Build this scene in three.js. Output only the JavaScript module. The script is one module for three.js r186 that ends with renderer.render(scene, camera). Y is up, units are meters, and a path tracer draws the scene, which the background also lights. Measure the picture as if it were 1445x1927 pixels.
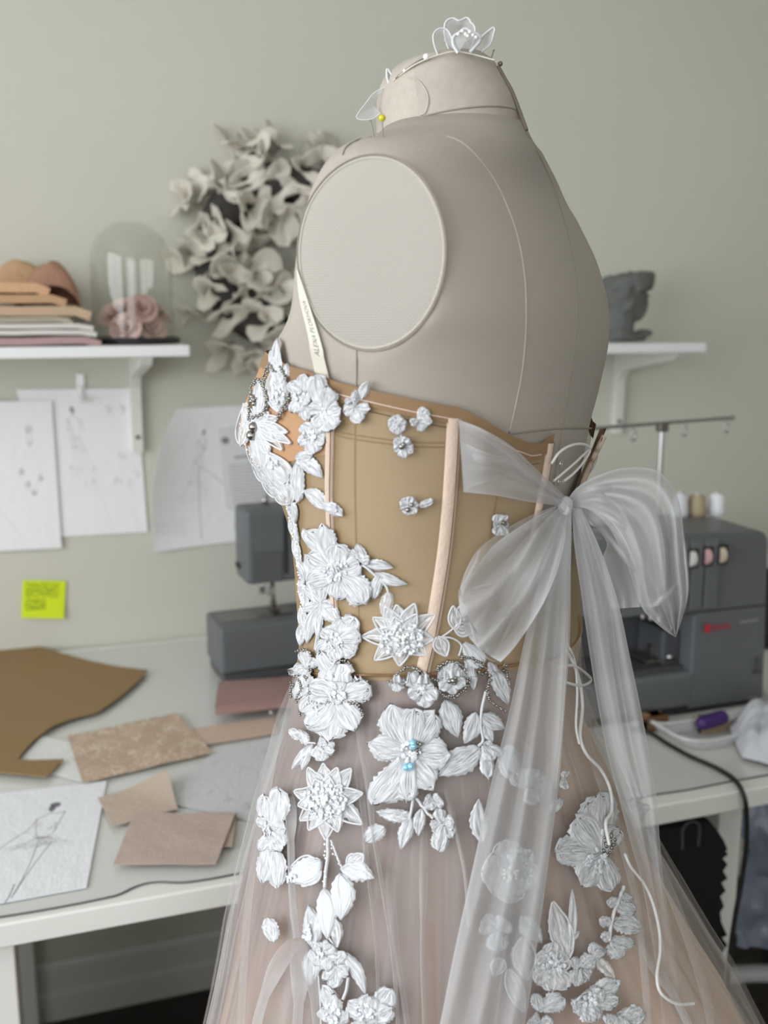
import * as THREE from 'three';
import { mergeGeometries } from 'three/addons/utils/BufferGeometryUtils.js';
import { RoundedBoxGeometry } from 'three/addons/geometries/RoundedBoxGeometry.js';
import { RectAreaLightUniformsLib } from 'three/addons/lights/RectAreaLightUniformsLib.js';
import { ImprovedNoise } from 'three/addons/math/ImprovedNoise.js';
import { MarchingCubes } from 'three/addons/objects/MarchingCubes.js';

// ---------------------------------------------------------------- camera, light, exposure
const scene = new THREE.Scene();
const FPX = 1919, PITCH = THREE.MathUtils.degToRad(11.2), YAW = THREE.MathUtils.degToRad(19);
const V = (x, y, z) => new THREE.Vector3(x, y, z);
const EYE = V(0, 1.34, 1.85);
const FWD = V(Math.sin(YAW) * Math.cos(PITCH), -Math.sin(PITCH), -Math.cos(YAW) * Math.cos(PITCH));
const RIGHT = V(Math.cos(YAW), 0, Math.sin(YAW)), UPV = RIGHT.clone().cross(FWD);
const camera = new THREE.PerspectiveCamera(2 * THREE.MathUtils.radToDeg(Math.atan(963.5 / FPX)), 1445 / 1927, 0.05, 30);
camera.position.copy(EYE);
camera.lookAt(EYE.clone().add(FWD));
camera.focus = 0.735;
camera.userData.fStop = 5.8;

scene.background = new THREE.Color(0.78, 0.88, 1.0);
scene.backgroundIntensity = 2.2;
RectAreaLightUniformsLib.init();
const WIN = { z0: 0.75, z1: 3.3, y0: 0.85, y1: 2.3, x: -1.75 };
const windowLight = new THREE.RectAreaLight(new THREE.Color(0.94, 0.97, 1.0), 7.5, WIN.z1 - WIN.z0, WIN.y1 - WIN.y0);
windowLight.name = 'window_daylight';
windowLight.position.set(WIN.x - 0.02, (WIN.y0 + WIN.y1) / 2, (WIN.z0 + WIN.z1) / 2);
windowLight.lookAt(5, (WIN.y0 + WIN.y1) / 2, (WIN.z0 + WIN.z1) / 2);
scene.add(windowLight);
const WIN2 = { x0: -1.35, x1: 0.35, y0: 0.85, y1: 2.3, z: 4.4 };
const windowLight2 = new THREE.RectAreaLight(new THREE.Color(0.96, 0.98, 1.0), 4.4, WIN2.x1 - WIN2.x0, WIN2.y1 - WIN2.y0);
windowLight2.name = 'rear_window_daylight';
windowLight2.position.set((WIN2.x0 + WIN2.x1) / 2, (WIN2.y0 + WIN2.y1) / 2, WIN2.z + 0.02);
windowLight2.lookAt((WIN2.x0 + WIN2.x1) / 2, (WIN2.y0 + WIN2.y1) / 2, 0);
scene.add(windowLight2);
const EXPOSURE = 0.62;

// ---------------------------------------------------------------- helpers
let seedState = 7;
const rnd = () => { seedState = (seedState + 0x6d2b79f5) | 0; let t = Math.imul(seedState ^ (seedState >>> 15), 1 | seedState); t = (t + Math.imul(t ^ (t >>> 7), 61 | t)) ^ t; return ((t ^ (t >>> 14)) >>> 0) / 4294967296; };
const rr = (a, b) => a + (b - a) * rnd();
const noiseGen = new ImprovedNoise();
const noise = (x, y = 0, z = 0) => noiseGen.noise(x, y, z);
const clamp = (x, a, b) => Math.min(b, Math.max(a, x));
const lerp = (a, b, t) => a + (b - a) * t;
const sstep = (a, b, x) => { const t = clamp((x - a) / (b - a), 0, 1); return t * t * (3 - 2 * t); };
const rgb = (r, g, b) => new THREE.Color().setRGB(r, g, b);

const ray = (px, py) => FWD.clone().addScaledVector(RIGHT, (px - 722.5) / FPX).addScaledVector(UPV, -(py - 963.5) / FPX);
const atDepth = (px, py, d) => EYE.clone().addScaledVector(ray(px, py), d);           // a point at a depth along the view axis
const onZ = (px, py, z) => { const d = ray(px, py); return EYE.clone().addScaledVector(d, (z - EYE.z) / d.z); };
const onY = (px, py, y) => { const d = ray(px, py); return EYE.clone().addScaledVector(d, (y - EYE.y) / d.y); };

const usedNames = new Map();
function numbered(name) { const n = usedNames.get(name) ?? 0; usedNames.set(name, n + 1); return n ? `${name}_${String(n).padStart(3, '0')}` : name; }
function tag(o, label, category, group) { o.userData.label = label; if (category) o.userData.category = category; if (group) o.userData.group = group; return o; }
function shade(o) { o.castShadow = true; o.receiveShadow = true; return o; }
function thing(name, label, category, pos = V(0, 0, 0), turn = 0, group) {
  const g = new THREE.Group(); g.name = numbered(name); g.position.copy(pos); g.rotation.y = turn; scene.add(g);
  return tag(g, label, category, group);
}
function part(parent, name, geo, mat, label, kind) {
  const m = shade(new THREE.Mesh(geo, mat)); m.name = parent ? name : numbered(name);
  if (label) m.userData.label = label;
  if (kind) m.userData.kind = kind;
  (parent ?? scene).add(m); return m;
}
function single(name, geo, mat, label, category, group) {          // a thing that is one mesh, with its origin at its base
  geo.computeBoundingBox(); const b = geo.boundingBox, c = V((b.min.x + b.max.x) / 2, b.min.y, (b.min.z + b.max.z) / 2);
  geo.translate(-c.x, -c.y, -c.z);
  const m = shade(new THREE.Mesh(geo, mat)); m.name = numbered(name); m.position.copy(c); scene.add(m);
  return tag(m, label, category, group);
}
function structure(name, geo, mat, parent) { const m = part(parent, name, geo, mat); m.userData.kind = 'structure'; return m; }
function settle(g) {                                                // moves a group's origin to the base of what it holds
  const b = new THREE.Box3().setFromObject(g), c = V((b.min.x + b.max.x) / 2, b.min.y, (b.min.z + b.max.z) / 2).sub(g.position);
  for (const o of g.children) o.position.sub(c);
  g.position.add(c); return g;
}
function box(x0, x1, y0, y1, z0, z1, r = 0.002) {
  const g = r > 0 ? new RoundedBoxGeometry(x1 - x0, y1 - y0, z1 - z0, 2, Math.min(r, (x1 - x0) / 2.1, (y1 - y0) / 2.1, (z1 - z0) / 2.1)) : new THREE.BoxGeometry(x1 - x0, y1 - y0, z1 - z0);
  return g.translate((x0 + x1) / 2, (y0 + y1) / 2, (z0 + z1) / 2);
}
const flat = (g) => { const h = g.index ? g.toNonIndexed() : g; for (const k of Object.keys(h.attributes)) if (!['position', 'normal', 'uv'].includes(k)) h.deleteAttribute(k); return h; };
const join = (list) => mergeGeometries(list.map(flat));
function cyl(a, b, ra, rb = ra, seg = 16) {                          // a cylinder between two points
  const d = b.clone().sub(a), g = new THREE.CylinderGeometry(rb, ra, d.length(), seg);
  g.applyQuaternion(new THREE.Quaternion().setFromUnitVectors(V(0, 1, 0), d.clone().normalize()));
  return g.translate((a.x + b.x) / 2, (a.y + b.y) / 2, (a.z + b.z) / 2);
}
const mirrorZ = (g) => { g.scale(1, 1, -1); const h = g.index ? g.toNonIndexed() : g; for (const a of Object.values(h.attributes)) for (let k = 0; k < a.count; k += 3) for (let c = 0; c < a.itemSize; c++) { const t = a.array[(k + 1) * a.itemSize + c]; a.array[(k + 1) * a.itemSize + c] = a.array[(k + 2) * a.itemSize + c]; a.array[(k + 2) * a.itemSize + c] = t; } return h; };
const ball = (p, r, d = 2) => new THREE.IcosahedronGeometry(r, d).translate(p.x, p.y, p.z);
const tube = (pts, r, n = pts.length * 6, rad = 6, closed = false) => new THREE.TubeGeometry(new THREE.CatmullRomCurve3(pts, closed, 'centripetal'), n, r, rad, closed);
function grid(nu, nv, fn, alpha) {                                  // fn(u, v) -> {p, uv?, a?}
  const pos = [], uv = [], idx = [], col = [];
  for (let i = 0; i <= nu; i++) for (let j = 0; j <= nv; j++) {
    const q = fn(i / nu, j / nv, i, j), p = q.p ?? q;
    pos.push(p.x, p.y, p.z); uv.push(...(q.uv ?? [i / nu, j / nv])); if (alpha) col.push(1, 1, 1, q.a ?? 1);
  }
  for (let i = 0; i < nu; i++) for (let j = 0; j < nv; j++) { const a = i * (nv + 1) + j, b = a + 1, c = a + nv + 1, d = c + 1; idx.push(a, c, b, b, c, d); }
  const g = new THREE.BufferGeometry();
  g.setAttribute('position', new THREE.Float32BufferAttribute(pos, 3)); g.setAttribute('uv', new THREE.Float32BufferAttribute(uv, 2));
  if (alpha) g.setAttribute('color', new THREE.Float32BufferAttribute(col, 4));
  g.setIndex(idx); g.computeVertexNormals(); return g;
}
function thick(nu, nv, fn, t) {                                     // the same grid as a closed sheet of thickness t
  const top = grid(nu, nv, fn), P = top.attributes.position, N = top.attributes.normal, w = nv + 1, n = P.count;
  const pos = [...P.array], uv = [...top.attributes.uv.array, ...top.attributes.uv.array], idx = [...top.index.array];
  for (let i = 0; i < n; i++) pos.push(P.getX(i) - N.getX(i) * t, P.getY(i) - N.getY(i) * t, P.getZ(i) - N.getZ(i) * t);
  for (let k = 0; k < top.index.count; k += 3) idx.push(n + idx[k], n + idx[k + 2], n + idx[k + 1]);
  const edge = (a, b) => idx.push(a, b, n + a, b, n + b, n + a);
  for (let i = 0; i < nu; i++) { edge((i + 1) * w, i * w); edge(i * w + nv, (i + 1) * w + nv); }
  for (let j = 0; j < nv; j++) { edge(j, j + 1); edge(nu * w + j + 1, nu * w + j); }
  const g = new THREE.BufferGeometry();
  g.setAttribute('position', new THREE.Float32BufferAttribute(pos, 3)); g.setAttribute('uv', new THREE.Float32BufferAttribute(uv, 2)); g.setIndex(idx);
  const h = g.toNonIndexed(); h.computeVertexNormals();
  // smooth normals on the two faces, hard ones on the rim
  const q = top.index.count, A = h.attributes.normal;
  for (let k = 0; k < q; k++) { const i = top.index.array[k]; A.setXYZ(k, N.getX(i), N.getY(i), N.getZ(i)); }
  for (let k = 0; k < q; k++) { const i = idx[q + k] - n; A.setXYZ(q + k, -N.getX(i), -N.getY(i), -N.getZ(i)); }
  return h;
}
function plateY(pts, y, t) {                                        // a flat piece lying level: pts = [[px, py] ...] of its outline on the plane y, thickness t
  const q = pts.map(([a, b]) => onY(a, b, y)), s = new THREE.Shape(q.map((p) => new THREE.Vector2(p.x, -p.z)));
  return new THREE.ExtrudeGeometry(s, { depth: t, bevelEnabled: false }).rotateX(-Math.PI / 2).translate(0, y, 0);
}
function sheetQuad(c, t, lift = () => 0, n = 8, axis = 'y') {       // a sheet between four corners (TL, TR, BR, BL)
  return thick(n, n, (u, v) => {
    const p = c[0].clone().multiplyScalar((1 - u) * (1 - v)).addScaledVector(c[1], u * (1 - v)).addScaledVector(c[2], u * v).addScaledVector(c[3], (1 - u) * v);
    p[axis] += lift(u, v); return { p, uv: [u, 1 - v] };
  }, t);
}
// splines through a table: rows [y, a, b, ...] sorted by y, sampled finely
function table(rows) {
  rows = rows.slice().sort((a, b) => a[0] - b[0]);
  const n = rows[0].length - 1, y0 = rows[0][0], y1 = rows.at(-1)[0], N = 1500, out = [];
  const slope = (k, c) => { if (k <= 0 || k >= rows.length - 1) { const a = Math.max(0, Math.min(k, rows.length - 2)); return (rows[a + 1][c] - rows[a][c]) / (rows[a + 1][0] - rows[a][0]); }
    const d0 = (rows[k][c] - rows[k - 1][c]) / (rows[k][0] - rows[k - 1][0]), d1 = (rows[k + 1][c] - rows[k][c]) / (rows[k + 1][0] - rows[k][0]);
    return d0 * d1 <= 0 ? 0 : 2 * d0 * d1 / (d0 + d1); };
  for (let i = 0; i <= N; i++) {
    const y = y0 + (y1 - y0) * i / N; let k = 0; while (k < rows.length - 2 && rows[k + 1][0] < y) k++;
    const h = rows[k + 1][0] - rows[k][0], t = (y - rows[k][0]) / h, r = [];
    for (let c = 1; c <= n; c++) { const a = rows[k][c], b = rows[k + 1][c], m0 = slope(k, c) * h, m1 = slope(k + 1, c) * h;
      r.push((2 * t ** 3 - 3 * t * t + 1) * a + (t ** 3 - 2 * t * t + t) * m0 + (-2 * t ** 3 + 3 * t * t) * b + (t ** 3 - t * t) * m1); }
    out.push(r);
  }
  return (y) => out[Math.round(clamp((y - y0) / (y1 - y0), 0, 1) * N)];
}
function resample(pts, n) {                                         // n + 1 points evenly along a polyline smoothed by a spline
  const c = new THREE.CatmullRomCurve3(pts.map((p) => V(p[0], p[1], p[2] ?? 0)), false, 'centripetal');
  return c.getSpacedPoints(n);
}

// ---------------------------------------------------------------- textures and materials
function dataTex(n, fn, { srgb = false, rep = 1 } = {}) {
  const d = new Uint8Array(n * n * 4);
  for (let y = 0; y < n; y++) for (let x = 0; x < n; x++) { const c = fn(x / n, y / n, x, y), k = (y * n + x) * 4; d[k] = c[0]; d[k + 1] = c[1]; d[k + 2] = c[2]; d[k + 3] = c[3] ?? 255; }
  const t = new THREE.DataTexture(d, n, n); t.wrapS = t.wrapT = THREE.RepeatWrapping; t.magFilter = t.minFilter = THREE.LinearFilter; t.repeat.set(rep, rep); if (srgb) t.colorSpace = THREE.SRGBColorSpace; t.needsUpdate = true; return t;
}
const g1 = (v) => { const k = clamp(v, 0, 1) * 255 | 0; return [k, k, k]; };
const tnoise = (u, v, f, s = 0) => noise(u * f + s, v * f, s * 1.7) * 0.5 + 0.5;
// twill weave: a 6 mm tile of diagonal ribs
const twillTex = dataTex(128, (u, v) => g1(0.5 + 0.35 * Math.sin(2 * Math.PI * (4 * u + 4 * v)) + 0.15 * Math.sin(2 * Math.PI * 16 * (u - v))), { rep: 1 / 0.0052 });
const plainWeaveTex = dataTex(128, (u, v) => g1(0.5 + 0.3 * Math.sin(2 * Math.PI * 8 * v + 0.8 * Math.sin(2 * Math.PI * 4 * u)) + 0.2 * Math.sin(2 * Math.PI * 12 * u)), { rep: 1 / 0.011 });
const twillTint = dataTex(128, (u, v) => { const k = 226 + 17 * Math.sin(2 * Math.PI * (4 * u + 4 * v)) + 6 * Math.sin(2 * Math.PI * 16 * (u - v)) + 7 * (rnd() - 0.5); return [k, k, k]; }, { srgb: true, rep: 1 / 0.0052 });
const weaveTint = dataTex(128, (u, v) => { const c = Math.floor(u * 8), f = Math.abs(u * 8 - c - 0.5) * 2, d = (v * 3 + c * 0.375) % 1, k = 216 + 30 * (1 - f * f) * Math.pow(Math.sin(Math.PI * d), 0.6) - 26 * Math.pow(f, 4) + 5 * (rnd() - 0.5); return [k, k, k]; }, { srgb: true, rep: 1 / 0.0074 });
const clothTint = dataTex(256, (u, v) => { const k = 236 + 10 * noise(u * 7, v * 7, 3) + 8 * noise(u * 40, v * 40, 5) + 8 * (rnd() - 0.5); return [k, k, k]; }, { srgb: true, rep: 4 });
const threadTex = dataTex(256, (u, v) => g1(0.5 + 0.55 * noise(u * 5, v * 110, 1) + 0.35 * noise(u * 9, v * 46, 9) + 0.18 * noise(u * 60, v * 120, 4)));
const threadTint = dataTex(256, (u, v) => { const k = 224 + 62 * noise(u * 5, v * 110, 1) + 30 * noise(u * 9, v * 46, 9); return [clamp(k, 120, 255), clamp(k, 120, 255), clamp(k + 1, 120, 255)]; }, { srgb: true });
const netAlpha = dataTex(256, (u, v) => g1(0.42 + 1.1 * Math.max(0, noise(u * 5, v * 110, 1)) + 0.7 * Math.max(0, noise(u * 9, v * 46, 9)) + (v % 0.25 < 0.012 ? 0.3 : 0)));
const wallBump = dataTex(256, (u, v) => g1(0.5 + 0.5 * (noise(u * 24, v * 24, 2) + 0.6 * noise(u * 70, v * 70, 8))), { rep: 2.2 });
const wallTint = dataTex(256, (u, v) => { const k = 246 + 7 * noise(u * 4, v * 4, 6) + 4 * noise(u * 16, v * 16, 2); return [k, k, k]; }, { srgb: true, rep: 0.5 });
const crumple = dataTex(256, (u, v) => g1(0.5 + 0.5 * noise(u * 9, v * 9, 3) + 0.3 * noise(u * 26, v * 26, 5) + 0.2 * noise(u * 70, v * 70, 1)));
const woodTex = dataTex(256, (u, v) => { const k = 0.75 + 0.35 * noise(u * 3, v * 46, 2) + 0.25 * noise(u * 8, v * 120, 7); return [92 * k, 78 * k, 70 * k]; }, { srgb: true });

const M = {};
const std = (name, color, roughness = 0.7, o = {}) => { const m = new THREE.MeshStandardMaterial({ color: Array.isArray(color) ? rgb(...color) : color, roughness, side: THREE.DoubleSide, ...o }); m.name = name; return (M[name] = m); };
const phys = (name, color, roughness, o = {}) => { const m = new THREE.MeshPhysicalMaterial({ color: Array.isArray(color) ? rgb(...color) : color, roughness, side: THREE.DoubleSide, ...o }); m.name = name; return (M[name] = m); };
std('wallPaint', [0.655, 0.64, 0.55], 0.85, { bumpMap: wallBump, bumpScale: 0.0006, map: wallTint });
std('ceilingPaint', [0.78, 0.78, 0.75], 0.9);
std('trimPaint', [0.66, 0.65, 0.60], 0.5);
std('shelfWhite', [0.80, 0.80, 0.79], 0.45);
std('bracketWhite', [0.74, 0.74, 0.68], 0.45);
std('deskWhite', [0.85, 0.84, 0.785], 0.42);
std('floorWood', [1, 1, 1], 0.5, { map: woodTex });
std('formTwill', [0.75, 0.66, 0.57], 0.9, { bumpMap: twillTex, bumpScale: 0.00035, map: twillTint });
std('formPlate', [0.63, 0.575, 0.505], 0.9, { bumpMap: plainWeaveTex, bumpScale: 0.0004, map: weaveTint });
std('formNeck', [0.55, 0.485, 0.415], 0.92, { map: clothTint });
std('seamDark', [0.30, 0.265, 0.22], 0.9);
std('seamDeep', [0.09, 0.07, 0.05], 0.9);
std('seamLight', [0.54, 0.48, 0.415], 0.85);
std('piping', [0.50, 0.455, 0.395], 0.85);
std('steel', [0.62, 0.62, 0.62], 0.28, { metalness: 1 });
std('darkSteel', [0.22, 0.20, 0.19], 0.35, { metalness: 0.9 });
std('nudeMesh', [0.80, 0.545, 0.265], 0.75, { transparent: true, opacity: 0.5, map: twillTint, bumpMap: twillTex, bumpScale: 0.0002 });
std('nudeCup', [0.55, 0.315, 0.165], 0.7, { bumpMap: twillTex, bumpScale: 0.0002 });
std('bindingTan', [0.37, 0.225, 0.115], 0.7, { bumpMap: twillTex, bumpScale: 0.0003 });
std('boning', [0.67, 0.515, 0.41], 0.8, { bumpMap: crumple, bumpScale: 0.0004 });
std('stitchPink', [0.80, 0.62, 0.56], 0.8);
std('petalWhite', [0.80, 0.80, 0.81], 0.85, { bumpMap: threadTex, bumpScale: 0.0007, map: threadTint });
std('threadWhite', [0.66, 0.66, 0.67], 0.85);
std('organza', [0.80, 0.81, 0.83], 0.6, { transparent: true, opacity: 0.86, bumpMap: threadTex, bumpScale: 0.0007 });
std('laceNet', [0.82, 0.82, 0.83], 0.85, { transparent: true, opacity: 0.95, alphaMap: netAlpha });
phys('sequin', [0.72, 0.735, 0.76], 0.08, { clearcoat: 1, clearcoatRoughness: 0.05, iridescence: 0.9, iridescenceIOR: 1.5, iridescenceThicknessRange: [200, 420] });
phys('crystal', [0.95, 0.95, 0.95], 0.08, { clearcoat: 1 });
std('silverBead', [0.34, 0.325, 0.30], 0.28, { metalness: 1 });
phys('pearl', [0.9, 0.89, 0.86], 0.2, { clearcoat: 0.8 });
const tulle = (name, color, o = {}) => phys(name, color, 1, { transparent: true, vertexColors: true, transmission: 0.4, thickness: 0, specularIntensity: 0.2, ...o });
tulle('tulleSkirt', [0.73, 0.71, 0.705]);
tulle('tulleBow', [0.70, 0.695, 0.70]);
std('lining', [0.76, 0.55, 0.41], 0.6);
tulle('tulleBlush', [0.40, 0.325, 0.305]);
std('cordWhite', [0.78, 0.765, 0.745], 0.5);
// ---------------------------------------------------------------- the room
{
  const x0 = -1.75, x1 = 2.6, z1 = 4.4, H = 2.62, t = 0.14;
  structure('floor', new THREE.BoxGeometry(x1 - x0 + 2 * t, t, z1 + 2 * t).translate((x0 + x1) / 2, -t / 2 - 0.004, z1 / 2), std('subfloor', [0.05, 0.04, 0.035], 0.8));
  const floor = scene.getObjectByName('floor');
  const plankMats = [0.62, 0.8, 0.7, 0.9].map((k, i) => std('plank' + i, [0.5 * k, 0.46 * k, 0.44 * k], 0.42, { map: woodTex }));
  const plankGeo = box(-0.6, 0.6, -0.004, 0.006, -0.068, 0.068, 0.0015);
  for (let i = 0, z = 0.07; z < 2.0; z += 0.1385, i++) for (let k = -2; k < 3; k++) {
    const x = k * 1.203 + (i % 3) * 0.4;
    if (x < -1.3 || x > 2.2) continue;
    const p = part(floor, 'plank', plankGeo, plankMats[(i * 3 + k * 5 + 20) % 4]); p.position.set(x, 0, z);
  }
  structure('wall_back', new THREE.BoxGeometry(x1 - x0 + 2 * t, H, t).translate((x0 + x1) / 2, H / 2, -t / 2), M.wallPaint);
  const side = (name, holes, pos, turn, len) => {
    const s = new THREE.Shape([new THREE.Vector2(0, 0), new THREE.Vector2(len, 0), new THREE.Vector2(len, H), new THREE.Vector2(0, H)]);
    for (const [a, b, c, d] of holes) s.holes.push(new THREE.Path([new THREE.Vector2(a, c), new THREE.Vector2(a, d), new THREE.Vector2(b, d), new THREE.Vector2(b, c)]));
    const g = new THREE.ExtrudeGeometry(s, { depth: t, bevelEnabled: false }); g.rotateY(turn); g.translate(pos.x, pos.y, pos.z);
    return structure(name, g, M.wallPaint);
  };
  side('wall_left', [[WIN.z0, WIN.z1, WIN.y0, WIN.y1]], V(x0, 0, 0), -Math.PI / 2, z1);
  side('wall_right', [], V(x1 + t, 0, 0), -Math.PI / 2, z1);
  side('wall_front', [[WIN2.x0 - x0, WIN2.x1 - x0, WIN2.y0, WIN2.y1]], V(x0, 0, z1), 0, x1 - x0);
  const win2 = thing('window_2', 'white framed window in the front wall', undefined, V(0, 0, 0)); win2.userData = { kind: 'structure' };
  { const zw = z1 + 0.09, f = 0.05, W = WIN2; part(win2, 'window_frame', join([box(W.x0, W.x1, W.y0, W.y0 + f, zw - 0.03, zw + 0.03), box(W.x0, W.x1, W.y1 - f, W.y1, zw - 0.03, zw + 0.03), box(W.x0, W.x0 + f, W.y0, W.y1, zw - 0.03, zw + 0.03), box(W.x1 - f, W.x1, W.y0, W.y1, zw - 0.03, zw + 0.03)]), M.trimPaint);
  part(win2, 'pane', new THREE.BoxGeometry(W.x1 - W.x0 - 0.08, W.y1 - W.y0 - 0.08, 0.006).translate((W.x0 + W.x1) / 2, (W.y0 + W.y1) / 2, zw), phys('windowGlass2', [1, 1, 1], 0, { transmission: 1, thickness: 0 })); }
  structure('ceiling', new THREE.BoxGeometry(x1 - x0 + 2 * t, t, z1 + 2 * t).translate((x0 + x1) / 2, H + t / 2, z1 / 2), M.ceilingPaint);
  // window frame in the left wall
  const win = thing('window_1', 'white framed window in the left wall', undefined, V(0, 0, 0)); win.userData = { kind: 'structure' };
  const f = 0.05, xw = x0 - 0.09;
  part(win, 'window_frame', join([box(xw - 0.03, xw + 0.03, WIN.y0, WIN.y0 + f, WIN.z0, WIN.z1), box(xw - 0.03, xw + 0.03, WIN.y1 - f, WIN.y1, WIN.z0, WIN.z1), box(xw - 0.03, xw + 0.03, WIN.y0, WIN.y1, WIN.z0, WIN.z0 + f), box(xw - 0.03, xw + 0.03, WIN.y0, WIN.y1, WIN.z1 - f, WIN.z1), box(xw - 0.03, xw + 0.03, WIN.y0, WIN.y1, 2.12, 2.18)]), M.trimPaint);
  for (const [a, b] of [[WIN.z0, 2.12], [2.18, WIN.z1]]) part(win, 'pane', new THREE.BoxGeometry(0.006, WIN.y1 - WIN.y0 - 0.1, b - a - 0.06).translate(xw, (WIN.y0 + WIN.y1) / 2, (a + b) / 2), phys('windowGlass', [1, 1, 1], 0, { transmission: 1, thickness: 0 }));
  // baseboard: a tall board with a bead on top
  const prof = new THREE.Shape([[0, 0], [0.016, 0], [0.016, 0.052], [0.010, 0.058], [0.010, 0.108], [0.004, 0.118], [0, 0.118]].map((p) => new THREE.Vector2(...p)));
  structure('baseboard_back', mirrorZ(new THREE.ExtrudeGeometry(prof, { depth: x1 - x0, bevelEnabled: false }).rotateY(Math.PI / 2)).translate(x0, 0.006, 0), M.trimPaint);
}
// ---------------------------------------------------------------- desk
const DY = 0.74;
{
  const d = thing('work_table', 'long white work table along the wall with slim front edge and square legs', 'table');
  part(d, 'tabletop', box(-0.78, 1.42, DY - 0.027, DY, 0.006, 0.86, 0.003), M.deskWhite);
  const legs = [[-0.125, -0.052, 0.77, 0.84], [onZ(1350, 1600, 0.8).x, onZ(1393, 1600, 0.8).x, 0.745, 0.80], [-0.135, -0.06, 0.04, 0.10], [1.33, 1.39, 0.04, 0.10]];
  for (const [a, b, c, e] of legs) part(d, 'leg', box(a, b, 0.002, DY - 0.027, c, e, 0.003), M.deskWhite);
  part(d, 'apron', box(-0.2, 1.38, DY - 0.075, DY - 0.027, 0.03, 0.048), M.deskWhite);
  part(d, 'foot_bar', box(-0.135, 0.075, 0.004, 0.03, 0.36, 0.44, 0.004), M.deskWhite);
  settle(d);
  const u = thing('drawer_unit', 'white drawer unit under the left end of the work table', 'drawers');
  part(u, 'cabinet', box(-0.72, -0.28, 0.003, 0.66, 0.1, 0.8, 0.003), M.deskWhite);
  for (const y of [0.03, 0.24, 0.45]) { const dr = part(u, 'drawer', box(-0.71, -0.29, y, y + 0.2, 0.8005, 0.818, 0.003), M.deskWhite); part(dr, 'handle', box(-0.52, -0.40, y + 0.14, y + 0.15, 0.818, 0.835, 0.003), M.steel); }
  settle(u);
  // clear desk cover with its wavy front edge
  const matPts = [[-160, 1749], [0, 1728], [108, 1710], [194, 1693], [223, 1686], [252, 1672], [274, 1665], [299, 1662], [342, 1663], [396, 1656], [454, 1645], [620, 1620], [800, 1588], [1000, 1545], [1240, 1496], [1262, 1493], [1300, 1487], [1360, 1475], [1432, 1462], [1560, 1440]];
  const q = matPts.map(([a, b]) => { const p = onY(a, b, DY); return new THREE.Vector2(p.x, -p.z); });
  const s = new THREE.Shape([...q, new THREE.Vector2(1.3, -0.03), new THREE.Vector2(-0.2, -0.03)]);
  const cov = thing('desk_cover', 'clear vinyl desk cover with a wavy cut front edge on the white table', 'desk cover');
  part(cov, 'sheet', new THREE.ExtrudeGeometry(s, { depth: 0.0018, bevelEnabled: false }).rotateX(-Math.PI / 2).translate(0, DY + 0.0002, 0), phys('coverVinyl', [0.70, 0.705, 0.665], 0.24, { clearcoat: 0.5, clearcoatRoughness: 0.12 }));
  part(cov, 'cut_edge', tube(q.map((p) => V(p.x, DY + 0.0014, -p.y)), 0.0012, 160, 6), std('coverEdge', [0.13, 0.135, 0.12], 0.4));
  settle(cov);
}
const TOP = DY + 0.0022;

// ---------------------------------------------------------------- drawings on paper
const INK = 'rgba(70,70,78,';
function paperTex(draw, base = '#f0eff2', w = 512, h = 640) {
  const c = document.createElement('canvas'); c.width = w; c.height = h; const x = c.getContext('2d');
  x.fillStyle = base; x.fillRect(0, 0, w, h); x.lineCap = 'round'; draw(x, w, h);
  const t = new THREE.CanvasTexture(c); t.colorSpace = THREE.SRGBColorSpace; return t;
}
let pk = 0;
const paperMat = (draw, base, w, h) => std('paper' + pk++, [0.98, 0.975, 0.95], 0.75, { map: paperTex(draw, base, w, h), bumpMap: crumple, bumpScale: 0.0006 });
function stroke(x, pts, wd, a) { x.strokeStyle = INK + a + ')'; x.lineWidth = wd * 0.62; x.beginPath(); x.moveTo(...pts[0]); for (let i = 1; i < pts.length - 1; i++) x.quadraticCurveTo(pts[i][0], pts[i][1], (pts[i][0] + pts[i + 1][0]) / 2, (pts[i][1] + pts[i + 1][1]) / 2); x.lineTo(...pts.at(-1)); x.stroke(); }
function smudge(x, cx, cy, r, n, a) { for (let i = 0; i < n; i++) { const t = rr(0, 6.3), q = r * Math.sqrt(rnd()); x.fillStyle = INK + a * rr(0.4, 1) + ')'; x.beginPath(); x.arc(cx + q * Math.cos(t), cy + q * Math.sin(t), rr(1, r * 0.25), 0, 7); x.fill(); } }
function gown(x, cx, top, s, a = 0.6) {                             // a fashion sketch: head, bodice, spreading skirt with flowers
  const P = (u, v) => [cx + u * s, top + v * s];
  x.fillStyle = INK + a + ')'; x.beginPath(); x.ellipse(...P(0, 5), 4 * s, 6 * s, 0, 0, 7); x.fill();
  stroke(x, [P(0, 10), P(0, 15), P(-12, 19), P(-13, 40)], 2, a); stroke(x, [P(0, 15), P(12, 19), P(14, 42)], 2, a);
  stroke(x, [P(-9, 20), P(-7, 34), P(-5, 48)], 2.4, a); stroke(x, [P(9, 20), P(8, 34), P(5, 48)], 2.4, a);
  for (let k = -5; k <= 5; k++) stroke(x, [P(k, 48), P(k * 3.2, 80), P(k * 7.5 + rr(-3, 3), 150)], 1.4, a * 0.6);
  for (let k = 0; k < 9; k++) smudge(x, ...P(rr(-12, 12), rr(22, 75)), 5 * s, 14, a * 0.35);
  for (let k = 0; k < 6; k++) smudge(x, ...P(rr(-40, 30), rr(80, 145)), 6 * s, 16, a * 0.3);
}
const wallSheet = (px, z, lift, mat, label, n = 10) => single('fashion_sketch', sheetQuad(px.map(([a, b, dz = 0]) => onZ(a, b, z + dz)), 0.0006, lift, n, 'z'), mat, label, 'drawing');
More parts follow.
